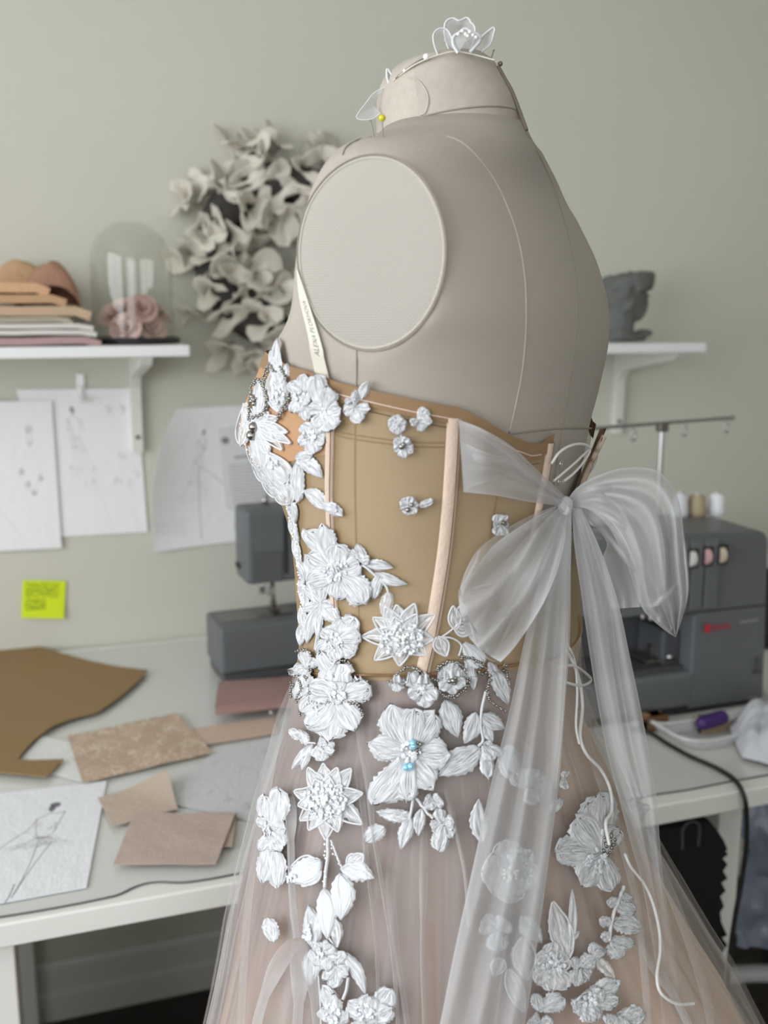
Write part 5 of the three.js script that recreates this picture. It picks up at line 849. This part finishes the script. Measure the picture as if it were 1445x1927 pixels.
silver(a, [[818, 1262], [828, 1250], [844, 1242], [860, 1244], [870, 1256], [874, 1276], [866, 1294], [848, 1304], [828, 1298], [818, 1286]], [[824, 1250], [838, 1244]]); beads(a, scatter(848, 1272, 9, 9, 8), 0.0015, M.silverBead);
a = applique('silver-edged leaves at the waist under the bow loop');
P(a, [878, 1238], [886, 1294], 24, 'leaf'); P(a, [872, 1240], [900, 1250], 20, 'lobe'); P(a, [922, 1250], [948, 1322], 34, 'leaf'); P(a, [918, 1244], [936, 1290], 26, 'leaf');
silver(a, [[866, 1232], [884, 1236], [900, 1244]], [[903, 1248], [912, 1262], [908, 1290], [912, 1310], [922, 1322], [940, 1332]], [[944, 1246], [944, 1270], [950, 1284]], [[896, 1252], [902, 1258]]);
// leaves and the large blossom on the skirt
a = applique('embroidered leaves under the round silver blossom');
P(a, [836, 1312], [858, 1384], 42, 'leaf'); P(a, [890, 1336], [870, 1396], 34, 'leaf'); P(a, [900, 1340], [942, 1368], 34, 'leaf'); stem(a, [[907, 1296], [900, 1330], [898, 1360], [902, 1392], [894, 1402]], 0.0016); fans(a, [902, 1400], [[918, 1400, 26], [918, 1430, 30], [912, 1462, 28], [934, 1420, 24]]); P(a, [904, 1360], [920, 1394], 22, 'leaf');
a = applique('wide leaf right of the large skirt blossom'); P(a, [900, 1410], [824, 1458], 54, 'leaf'); P(a, [896, 1404], [850, 1438], 40, 'lobe');
a = applique('largest embroidered blossom on the skirt with cyan sequins');
fans(a, [775, 1413], [[744, 1322, 66], [782, 1326, 48], [814, 1334, 56], [706, 1396, 62], [842, 1416, 68], [712, 1508, 66], [742, 1490, 46], [769, 1502, 48], [812, 1478, 60]], 1.6);
beads(a, scatter(772, 1416, 20, 26, 22), 0.0017, M.sequin, 0.005); beads(a, [[780, 1390], [781, 1398], [768, 1443], [776, 1441]], 0.0024, std('cyanSequin', [0.35, 0.68, 0.85], 0.15, { metalness: 0.3 }), 0.006); beads(a, scatter(784, 1402, 10, 22, 8), 0.0012, M.silverBead, 0.005);
a = applique('trailing sprig of small leaves below the largest blossom');
stem(a, [[779, 1498], [776, 1520], [772, 1540]], 0.0016); stem(a, [[784, 1500], [800, 1522], [814, 1538]], 0.0016); P(a, [770, 1542], [712, 1526], 26, 'leaf'); P(a, [774, 1534], [740, 1530], 24, 'lobe'); P(a, [774, 1536], [757, 1598], 28, 'leaf'); P(a, [728, 1554], [692, 1582], 32, 'lobe'); P(a, [794, 1520], [788, 1572], 24, 'leaf'); fans(a, [812, 1506], [[828, 1500, 28], [812, 1522, 28], [800, 1500, 26], [832, 1514, 20]]); fans(a, [832, 1548], [[822, 1520, 26], [850, 1546, 34], [848, 1572, 30], [824, 1598, 34], [812, 1560, 30]]);
a = applique('veined leaf partly under the bow tail'); P(a, [903, 1584], [896, 1502], 34, 'leaf');
a = lotus([625, 1505], [[566, 1490], [592, 1446], [619, 1437], [645, 1445], [669, 1446], [690, 1492], [688, 1550], [646, 1564], [623, 1580], [593, 1562], [576, 1544], [574, 1516]], [[592, 1488], [606, 1468], [632, 1462], [654, 1478], [664, 1506], [652, 1536], [622, 1544], [598, 1530]], 32, 28, 'sequinned lace lotus on the front of the skirt', 120);
a = applique('tall embroidered blossom near the left edge of the skirt');
fans(a, [522, 1565], [[538, 1485, 42], [516, 1500, 34], [552, 1560, 40], [546, 1598, 44], [508, 1600, 34], [506, 1540, 30]]); P(a, [520, 1590], [507, 1660], 40, 'lobe'); P(a, [524, 1592], [533, 1670], 38, 'lobe'); beads(a, scatter(521, 1562, 8, 14, 18), 0.0016, M.sequin);
a = applique('spray of organza leaves below the skirt lotus');
stem(a, [[626, 1576], [626, 1610], [622, 1640], [620, 1668]], 0.002); stem(a, [[632, 1580], [642, 1608], [652, 1632]], 0.0013); pearls(a, [[624, 1578], [624, 1604], [623, 1632], [620, 1660]], [[634, 1588], [640, 1606], [646, 1622]]);
P(a, [616, 1618], [552, 1654], 50, 'leaf', M.organza, 2.4); lacePetal(a, [612, 1620], [560, 1630], 30); lacePetal(a, [614, 1636], [580, 1664], 24); P(a, [650, 1632], [710, 1650], 40, 'leaf', M.organza, 2.4); P(a, [650, 1640], [650, 1728], 46, 'leaf', M.organza, 2.4); P(a, [620, 1668], [626, 1764], 38, 'leaf', M.organza, 2.4); lacePetal(a, [662, 1630], [690, 1606], 30); lacePetal(a, [630, 1720], [642, 1778], 26); beads(a, scatter(564, 1650, 8, 10, 12), 0.0015, M.sequin);
a = applique('trailing flowers in the middle of the lower skirt');
P(a, [598, 1780], [590, 1700], 36, 'leaf'); P(a, [600, 1775], [608, 1712], 24, 'leaf'); P(a, [596, 1782], [593, 1852], 36, 'leaf'); fans(a, [616, 1790], [[606, 1770, 28], [636, 1772, 34], [644, 1796, 30], [628, 1820, 28], [604, 1812, 26]]); fans(a, [640, 1812], [[656, 1786, 28], [664, 1828, 26], [634, 1852, 32], [622, 1838, 24]]); P(a, [652, 1786], [694, 1868], 26, 'leaf'); beads(a, scatter(592, 1750, 8, 14, 14), 0.0017, M.sequin); beads(a, scatter(614, 1792, 5, 12, 8), 0.0016, M.sequin); stem(a, [[608, 1830], [610, 1860], [612, 1900], [612, 1940]], 0.001); stem(a, [[662, 1834], [658, 1860], [652, 1876]], 0.0018);
a = applique('fan-shaped flowers at the bottom of the skirt');
fans(a, [632, 1920], [[618, 1850, 34], [640, 1866, 34], [660, 1900, 36], [616, 1890, 34], [640, 1950, 40]]); fans(a, [696, 1916], [[664, 1880, 44], [700, 1866, 44], [738, 1856, 46], [742, 1890, 44], [730, 1930, 44], [680, 1940, 44]]); beads(a, scatter(692, 1896, 20, 16, 24), 0.0017, M.sequin); beads(a, scatter(634, 1900, 14, 22, 24), 0.0017, M.sequin);
a = applique('small oval petal alone on the left of the skirt'); P(a, [528, 1770], [514, 1726], 30, 'lobe'); P(a, [520, 1748], [506, 1740], 16, 'lobe');
// right side of the skirt
a = applique('round-petalled sequinned flower seen through the bow tail');
for (const [x, y] of [[902, 1640], [916, 1608], [944, 1582], [984, 1602], [1002, 1650], [984, 1668], [956, 1694], [922, 1676]]) lacePetal(a, [952, 1640], [x, y], 50, 'fan', 1);
beads(a, scatter(970, 1612, 22, 16, 22), 0.0016, M.sequin); beads(a, scatter(985, 1650, 14, 16, 18), 0.0016, M.sequin); beads(a, scatter(952, 1642, 14, 14, 24), 0.0014, M.pearl);
a = applique('petals and leaves veiled by the bow tail');
fans(a, [985, 1480], [[960, 1450, 40], [1000, 1450, 44], [1016, 1480, 40], [1000, 1510, 40]]); fans(a, [1048, 1465], [[1054, 1452, 16], [1050, 1485, 18]]); P(a, [1030, 1530], [1046, 1500], 22, 'leaf'); P(a, [975, 1720], [1012, 1770], 40, 'leaf'); fans(a, [930, 1745], [[900, 1730, 46], [950, 1730, 46], [935, 1785, 44]]); lacePetal(a, [976, 1760], [985, 1840], 40); lacePetal(a, [950, 1820], [980, 1900], 30); lacePetal(a, [940, 1800], [925, 1830], 28); P(a, [950, 1400], [962, 1470], 40, 'lobe');
a = applique('large embroidered flower on the right of the skirt');
fans(a, [1120, 1606], [[1112, 1496, 78], [1068, 1540, 62], [1034, 1602, 60], [1078, 1662, 56], [1132, 1674, 52], [1142, 1562, 50], [1090, 1516, 56]], 1.6); beads(a, scatter(1106, 1620, 18, 22, 30), 0.0016, M.sequin, 0.005); beads(a, scatter(1126, 1590, 12, 26, 24), 0.0013, M.silverBead, 0.005);
a = applique('branch of rounded leaves hanging from the right flower');
stem(a, [[1160, 1668], [1148, 1700], [1138, 1734], [1134, 1770]], 0.002); for (const [b, t, w] of [[[1148, 1700], [1184, 1714], 30], [[1142, 1736], [1194, 1748], 40], [[1138, 1730], [1116, 1736], 22], [[1136, 1756], [1122, 1768], 22], [[1136, 1770], [1182, 1776], 28], [[1136, 1774], [1160, 1800], 40], [[1150, 1690], [1132, 1704], 22], [[1150, 1692], [1178, 1690], 20]]) P(a, b, t, w, 'lobe');
a = applique('upright lace leaves beside the bow tail at the lower right');
lacePetal(a, [1060, 1800], [1030, 1694], 40); P(a, [1062, 1790], [1066, 1672], 18, 'leaf'); P(a, [1060, 1770], [1080, 1750], 16, 'leaf'); P(a, [1052, 1780], [1040, 1730], 22, 'leaf', M.laceNet);
a = applique('sequinned lace rosette at the lower right');
for (const [x, y] of [[1012, 1784], [1032, 1770], [1058, 1800], [1056, 1856], [1030, 1860], [1002, 1846], [1000, 1812]]) lacePetal(a, [1030, 1816], [x, y], 36, 'fan'); beads(a, scatter(1030, 1812, 20, 24, 40), 0.0015, M.sequin);
a = applique('fan flowers at the bottom right of the skirt');
fans(a, [1078, 1820], [[1106, 1800, 36], [1124, 1786, 20], [1096, 1840, 36], [1070, 1850, 36], [1066, 1800, 24]]); P(a, [1100, 1796], [1122, 1782], 34, 'lobe'); P(a, [1110, 1800], [1146, 1842], 24, 'leaf', M.laceNet); fans(a, [1096, 1880], [[1150, 1846, 40], [1120, 1862, 40], [1150, 1880, 40], [1084, 1866, 40], [1070, 1900, 40], [1100, 1920, 44]]); fans(a, [1150, 1912], [[1198, 1906, 44], [1160, 1940, 44], [1130, 1926, 40]]); P(a, [1000, 1866], [1010, 1900], 26, 'lobe'); P(a, [1006, 1896], [1052, 1876], 42, 'fan'); fans(a, [1010, 1924], [[990, 1912, 36], [1030, 1920, 36], [1000, 1945, 36]]); beads(a, scatter(1096, 1880, 14, 12, 20), 0.0016, M.sequin);
a = applique('little lace tufts at the right edge of the skirt'); fans(a, [1185, 1515], [[1176, 1490, 26], [1200, 1530, 28], [1190, 1545, 24], [1172, 1510, 22]]);
// ---------------------------------------------------------------- tulle bow, cords, choker
{
  const bow = new THREE.Group(); bow.name = 'bow'; bow.userData.label = 'large sheer white tulle bow with long tails'; gown_.add(bow);
  const knot = hit(1065, 948, bodyG), D0 = knot.t - 0.016;
  // a strip of tulle between two edges seen in the photograph, each with its own depth profile; folds swell towards the viewer
  const strip = (name, A, B, n, depth, { folds = 4, amp = 0.006, base = 0.3, peak = 0.45, seed = 1, drape = false, edge = 0.3, bulge = [0, 0], fade = 0, label } = {}) => {
    const m = 28, a = resample(A, n), b = resample(B, n);
    part(bow, name, grid(n, m, (u, v, i) => {
      const w = noise(u * 2.2, v * folds, seed) * 1.6, q = Math.sin(v * folds * 6.283 + 4 * noise(u * 1.4, seed, v) + seed) * 0.5 + 0.5, tap = sstep(0, 0.25, u);
      const be = Math.sin(Math.PI * v) * Math.pow(u, 5), px = lerp(a[i].x, b[i].x, v) + bulge[0] * be, py = lerp(a[i].y, b[i].y, v) + bulge[1] * be;
      let d = depth(u, v) - amp * tap * (q * 0.8 + w * 0.5);
      { const h = hit(px, py, outerG, 0.004), gap = drape ? 0.012 : 0.009; if (!h.miss) d = Math.min(d, h.t - gap * (0.4 + 0.6 * tap) - amp * tap * q); }
      const al = base * 1.35 + peak * (1 - tap) + 0.22 * peak * Math.pow(q, 2) + edge * Math.pow(Math.abs(v - 0.5) * 2, 20) + 0.09 * w + 0.6 * edge * Math.pow(u, 30);
      return { p: atL(px, py, d), uv: [u, v], a: clamp(al * (1 - fade * sstep(0.45, 0.9, u)), 0.05, 0.95) };
    }, true), M.tulleBow, label);
  };
  const back = (u) => D0 + 0.0 * u;
  // band from the side seam to the knot, doubled
  const bandD = (k) => (u, v) => { const px = lerp(862, 1065, u), h = hit(px, lerp(865, 948, u), bodyG, CORSET); return Math.min(h.t - 0.007 - k, lerp(h.t - 0.007 - k, D0, u)); };
  strip('band', [[863, 790], [905, 806], [960, 838], [1010, 884], [1066, 936]], [[872, 926], [930, 932], [1000, 945], [1040, 950], [1066, 956]], 30, bandD(0.002), { folds: 2.2, amp: 0.004, base: 0.4, peak: 0.3, seed: 3 });
  strip('band', [[866, 830], [910, 850], [960, 866], [1010, 900], [1066, 940]], [[874, 922], [930, 905], [1000, 930], [1040, 946], [1066, 954]], 30, bandD(0.005), { folds: 1.5, amp: 0.004, base: 0.20, peak: 0.3, seed: 8 });
  // left loop
  const loopD = (o, bulge) => (u, v) => D0 - o - bulge * Math.sin(Math.PI * Math.min(1, u * 1.05));
  strip('loop', [[1052, 952], [1010, 972], [965, 1000], [925, 1030], [895, 1068], [862, 1112]], [[1066, 962], [1064, 1010], [1050, 1070], [1025, 1130], [995, 1180], [965, 1222], [942, 1246]], 36, loopD(0.012, 0.035), { folds: 3.0, amp: 0.010, base: 0.38, peak: 0.42, seed: 2, bulge: [-22, 16], edge: 0.45 });
  strip('loop', [[1050, 950], [995, 972], [945, 1000], [900, 1034], [876, 1075], [866, 1105]], [[1064, 962], [1050, 1000], [1020, 1060], [985, 1120], [955, 1170], [925, 1215]], 36, loopD(0.004, 0.012), { folds: 2.0, amp: 0.008, base: 0.22, peak: 0.35, seed: 5, bulge: [-10, 10] });
  strip('loop', [[1056, 950], [1020, 985], [985, 1030], [945, 1085], [915, 1140], [900, 1195]], [[1068, 960], [1062, 1020], [1046, 1080], [1022, 1135], [992, 1185], [960, 1228]], 30, loopD(0.02, 0.045), { bulge: [-6, 22], folds: 1.6, amp: 0.008, base: 0.14, peak: 0.3, seed: 9 });
  // right loop, front and back
  strip('loop', [[1070, 936], [1085, 918], [1120, 897], [1180, 880], [1240, 888], [1275, 935], [1287, 1030], [1294, 1120], [1283, 1165], [1272, 1199]], [[1080, 954], [1105, 958], [1140, 985], [1168, 1035], [1187, 1085], [1200, 1125], [1214, 1153], [1236, 1174], [1256, 1190], [1271, 1199]], 44, loopD(0.008, 0.03), { folds: 3.2, amp: 0.012, base: 0.38, peak: 0.42, seed: 4 });
  strip('loop', [[1076, 940], [1110, 925], [1160, 905], [1210, 925], [1240, 980], [1252, 1050], [1250, 1110], [1240, 1140]], [[1078, 956], [1102, 974], [1130, 1002], [1142, 1024], [1134, 1050], [1138, 1095], [1150, 1146]], 40, loopD(-0.004, -0.02), { folds: 2.4, amp: 0.01, base: 0.5, peak: 0.4, seed: 7 });
  strip('loop', [[1078, 940], [1120, 925], [1165, 940], [1195, 985], [1225, 1050], [1250, 1110], [1266, 1180]], [[1080, 952], [1130, 965], [1170, 1010], [1195, 1065], [1220, 1110], [1240, 1150], [1262, 1190]], 36, loopD(0.016, 0.035), { folds: 1.4, amp: 0.006, base: 0.16, peak: 0.3, seed: 12 });
  // creases where the tulle doubles over
  const crease = (pts, w, d, a) => { const n = 30, c = resample(pts, n); part(bow, 'crease', grid(n, 6, (u, v, i) => { const p = c[i], q = c[Math.min(n, i + 1)].clone().sub(c[Math.max(0, i - 1)]).normalize(), s = (v - 0.5) * 2, W = w * Math.sin(Math.PI * clamp(0.12 + 0.86 * u, 0, 1)); const px = p.x - q.y * s * W, py = p.y + q.x * s * W, h = hit(px, py, outerG, 0.004); let t = D0 - d * Math.sin(Math.PI * Math.min(1, u + 0.1)); if (!h.miss) t = Math.min(t, h.t - 0.014); return { p: atL(px, py, t - 0.002 * (1 - s * s)), a: a * Math.pow(1 - Math.abs(s), 0.8) * Math.sin(Math.PI * clamp(0.1 + 0.85 * u, 0, 1)) + 0.04 }; }, true), M.tulleBow); };
  crease([[1072, 940], [1110, 922], [1150, 916], [1196, 908]], 9, 0.042, 0.55);
  crease([[1082, 950], [1120, 940], [1160, 945], [1204, 958]], 8, 0.042, 0.5);
  crease([[1100, 955], [1150, 975], [1195, 1010], [1238, 1048]], 7, 0.046, 0.6);
  crease([[1130, 990], [1170, 1040], [1205, 1085], [1242, 1122]], 8, 0.046, 0.5);
  crease([[1212, 1152], [1240, 1132], [1264, 1108], [1284, 1076]], 7, 0.05, 0.5);
  crease([[1280, 960], [1290, 1050], [1293, 1120], [1273, 1196]], 4, 0.046, 0.6);
  crease([[1046, 962], [985, 998], [935, 1040], [900, 1090]], 8, 0.05, 0.5);
  crease([[904, 1034], [896, 1060], [880, 1090], [866, 1112]], 6, 0.05, 0.6);
  crease([[866, 1113], [905, 1104], [945, 1096], [986, 1088]], 6, 0.05, 0.5);
  crease([[1056, 970], [1030, 1050], [985, 1130], [930, 1235]], 9, 0.052, 0.5);
  crease([[866, 1116], [884, 1170], [902, 1220], [930, 1245], [956, 1232]], 4, 0.052, 0.65);
  crease([[868, 792], [905, 822], [950, 850], [1010, 905], [1060, 940]], 12, 0.02, 0.45);
  // tails
  const tailD = (o) => (u) => D0 - o - 0.004 * u;
  strip('tail', [[1048, 956], [1022, 1060], [988, 1200], [958, 1340], [925, 1470], [890, 1630], [855, 1790], [824, 1945], [770, 2180]], [[1076, 960], [1074, 1080], [1072, 1200], [1062, 1340], [1052, 1470], [1034, 1610], [1012, 1770], [984, 1945], [925, 2180]], 84, tailD(0.012), { folds: 2.6, amp: 0.007, base: 0.36, peak: 0.3, seed: 6, drape: true });
  strip('tail', [[1056, 956], [1040, 1060], [1020, 1160], [1005, 1280], [985, 1420], [955, 1620], [935, 1780], [915, 1945], [870, 2180]], [[1074, 960], [1072, 1080], [1068, 1200], [1060, 1340], [1048, 1470], [1030, 1610], [1006, 1770], [976, 1945], [915, 2180]], 60, tailD(0.018), { folds: 2, amp: 0.005, base: 0.12, peak: 0.3, seed: 10, drape: true });
  strip('tail', [[1076, 956], [1080, 1020], [1094, 1120], [1108, 1220], [1124, 1320], [1143, 1420], [1164, 1500], [1185, 1580], [1206, 1655], [1222, 1740], [1238, 1850], [1250, 1970]], [[1094, 956], [1128, 1030], [1162, 1130], [1184, 1230], [1205, 1330], [1222, 1420], [1236, 1510], [1242, 1590], [1249, 1664], [1262, 1740], [1280, 1850], [1300, 1970]], 80, tailD(0.010), { folds: 2.2, amp: 0.006, base: 0.33, peak: 0.3, fade: 0.75, seed: 14, drape: true });
  strip('tail', [[1078, 956], [1096, 1040], [1112, 1130], [1124, 1230], [1140, 1330], [1160, 1420], [1190, 1500]], [[1092, 956], [1120, 1040], [1146, 1130], [1160, 1230], [1176, 1330], [1194, 1420], [1216, 1500]], 50, tailD(0.016), { folds: 1.4, amp: 0.004, base: 0.14, peak: 0.3, seed: 15, drape: true });
  // end of the tie from the far side of the back
  strip('band', [[1128, 836], [1122, 870], [1100, 905], [1074, 938]], [[1128, 850], [1112, 885], [1088, 922], [1070, 948]], 16, (u) => lerp(bodyHit(1120, 860).distanceTo(EYEL), D0, u), { folds: 1, amp: 0.003, base: 0.5, peak: 0.3, seed: 21 });
  const kc = atL(1064, 952, D0 - 0.020);
  part(bow, 'knot', grid(20, 28, (u, v) => { const th = v * 6.283, a = (u - 0.5) * Math.PI, s = 1 + 0.12 * noise(Math.cos(th) * 2, Math.sin(th) * 2, u * 2); return { p: kc.clone().add(V(Math.cos(th) * Math.cos(a) * 0.0042 * s, Math.sin(a) * 0.0065, Math.sin(th) * Math.cos(a) * 0.005 * s)), a: 0.88 }; }, true), M.tulleBow, 'tight knot of the bow');
  part(bow, 'knot_wrap', grid(24, 8, (u, v) => { const p = resample([[1052, 938], [1062, 946], [1070, 956], [1064, 968], [1056, 966]], 24)[Math.round(u * 24)]; return { p: atL(p.x + (v - 0.5) * 10, p.y + (v - 0.5) * 6, D0 - 0.027 - 0.002 * Math.sin(v * 3.14)), a: 0.85 }; }, true), M.tulleBow);
  // lacing cords
  const cord = (pts, r, d) => part(gown_, 'lacing_cord', tube(resample(pts, pts.length * 4).map((p) => { const h = hit(p.x, p.y, outerG, 0.004); return atL(p.x, p.y, h.t - d); }), r, pts.length * 14, 7), M.cordWhite);
  cord([[1038, 872], [1052, 852], [1075, 838], [1098, 836], [1110, 844], [1100, 866], [1080, 890], [1060, 906]], 0.0009, 0.006);
  cord([[1042, 905], [1060, 890], [1085, 868], [1108, 846]], 0.0008, 0.005);
  cord([[1064, 1222], [1080, 1250], [1092, 1290], [1096, 1330], [1092, 1390], [1104, 1420], [1130, 1448], [1148, 1486], [1150, 1530], [1140, 1545], [1146, 1590]], 0.0012, 0.012);
  cord([[1066, 1210], [1080, 1240], [1086, 1300], [1084, 1370], [1090, 1400]], 0.0009, 0.012);
  cord([[1046, 1258], [1074, 1252], [1096, 1262], [1112, 1280], [1096, 1290], [1066, 1284], [1046, 1272]], 0.001, 0.014);
  cord([[1175, 1606], [1186, 1630], [1212, 1664], [1228, 1700], [1240, 1750], [1242, 1790], [1236, 1840], [1242, 1866], [1262, 1884], [1282, 1890], [1305, 1888]], 0.0011, 0.008);
}
{
  // lace collar pieces standing on the neck
  const F = V(FWD.dot(LX), FWD.y, FWD.dot(LZ)), dep = (px, py, o = 0) => onNeck(px, py).sub(EYEL).dot(F) + o;
  const dF = dep(868, 104), dL = dep(728, 168);
  const g = thing('lace_choker', 'white organza flower and beaded lace band resting on top of the neck', 'choker', V(AX, 0, AZ), TURN);
  const petal = (pts, d, bulge, alpha, rim) => {
    const n = 24, c = pts.reduce((s, p) => [s[0] + p[0] / pts.length, s[1] + p[1] / pts.length], [0, 0]), o = resample(pts, n);
    const m = part(g, 'petal', grid(n, 6, (u, v, i) => ({ p: atL(lerp(o[i].x, c[0], v), lerp(o[i].y, c[1], v), d + bulge * v * v), a: alpha })  , true), M.tulleBow);
    part(m, 'embroidered_rim', tube(o.map((p) => atL(p.x, p.y, d)), rim, 60, 6), M.threadWhite);
  };
  petal([[848, 100], [840, 80], [836, 58], [840, 40], [852, 34], [864, 39], [880, 33], [886, 42], [893, 50], [893, 70], [886, 98]], dF + 0.016, 0.010, 0.5, 0.0007);
  petal([[824, 104], [817, 84], [816, 64], [826, 54], [840, 55], [852, 76], [860, 98]], dF + 0.004, 0.008, 0.5, 0.0006);
  petal([[862, 100], [853, 84], [853, 70], [864, 62], [876, 54], [886, 60], [900, 66], [903, 76], [894, 88], [884, 99]], dF - 0.004, -0.008, 0.55, 0.0011);
  petal([[884, 99], [896, 84], [906, 70], [930, 52], [928, 68], [922, 84], [906, 98]], dF + 0.004, 0.006, 0.68, 0.0007);
  part(g, 'stamens', join([[862, 64], [870, 58], [876, 64], [884, 60], [880, 68], [890, 66], [896, 70]].map(([x, y]) => ball(atL(x, y, dF - 0.007), 0.0012, 1))), M.pearl, undefined, 'stuff');
  petal([[732, 158], [728, 144], [729, 130], [738, 142], [748, 150]], dL, 0.004, 0.9, 0.0008);
  petal([[730, 162], [705, 174], [690, 192], [671, 222], [700, 224], [716, 212]], dL + 0.004, 0.006, 0.5, 0.00035);
  part(g, 'bead', ball(atL(802, 107, dep(802, 112)), 0.0021, 3), M.pearl);
  part(g, 'bead', ball(atL(761, 133, dep(761, 140)), 0.0012, 2), M.pearl);
  part(g, 'band', tube([[740, 152], [757, 138], [780, 122], [806, 110], [830, 102], [856, 97], [880, 100], [905, 106], [930, 113]].map(([x, y]) => atL(x, y, dep(x, y + 3))), 0.0005, 60, 6), M.strap ?? M.threadWhite);
  part(g, 'wire', tube([[744, 148], [760, 134], [785, 116], [806, 107]].map(([x, y]) => atL(x, y, dep(x, y + 4))), 0.0005, 30, 5), M.darkSteel);
  const b = new THREE.Vector3(0, 1.49, 0.005); for (const o of g.children) o.position.sub(b); g.position.add(V(0, b.y, 0)).addScaledVector(LZ, b.z);
}
pin('dark pin at the top of the neck zipper', 934, 122, 929, 95, 0.0006, M.darkSteel, 0.0);

// ---------------------------------------------------------------- draw
const renderer = new THREE.WebGLRenderer({ antialias: true });
renderer.toneMapping = THREE.LinearToneMapping;
renderer.toneMappingExposure = EXPOSURE;
renderer.shadowMap.enabled = true;
renderer.render(scene, camera);
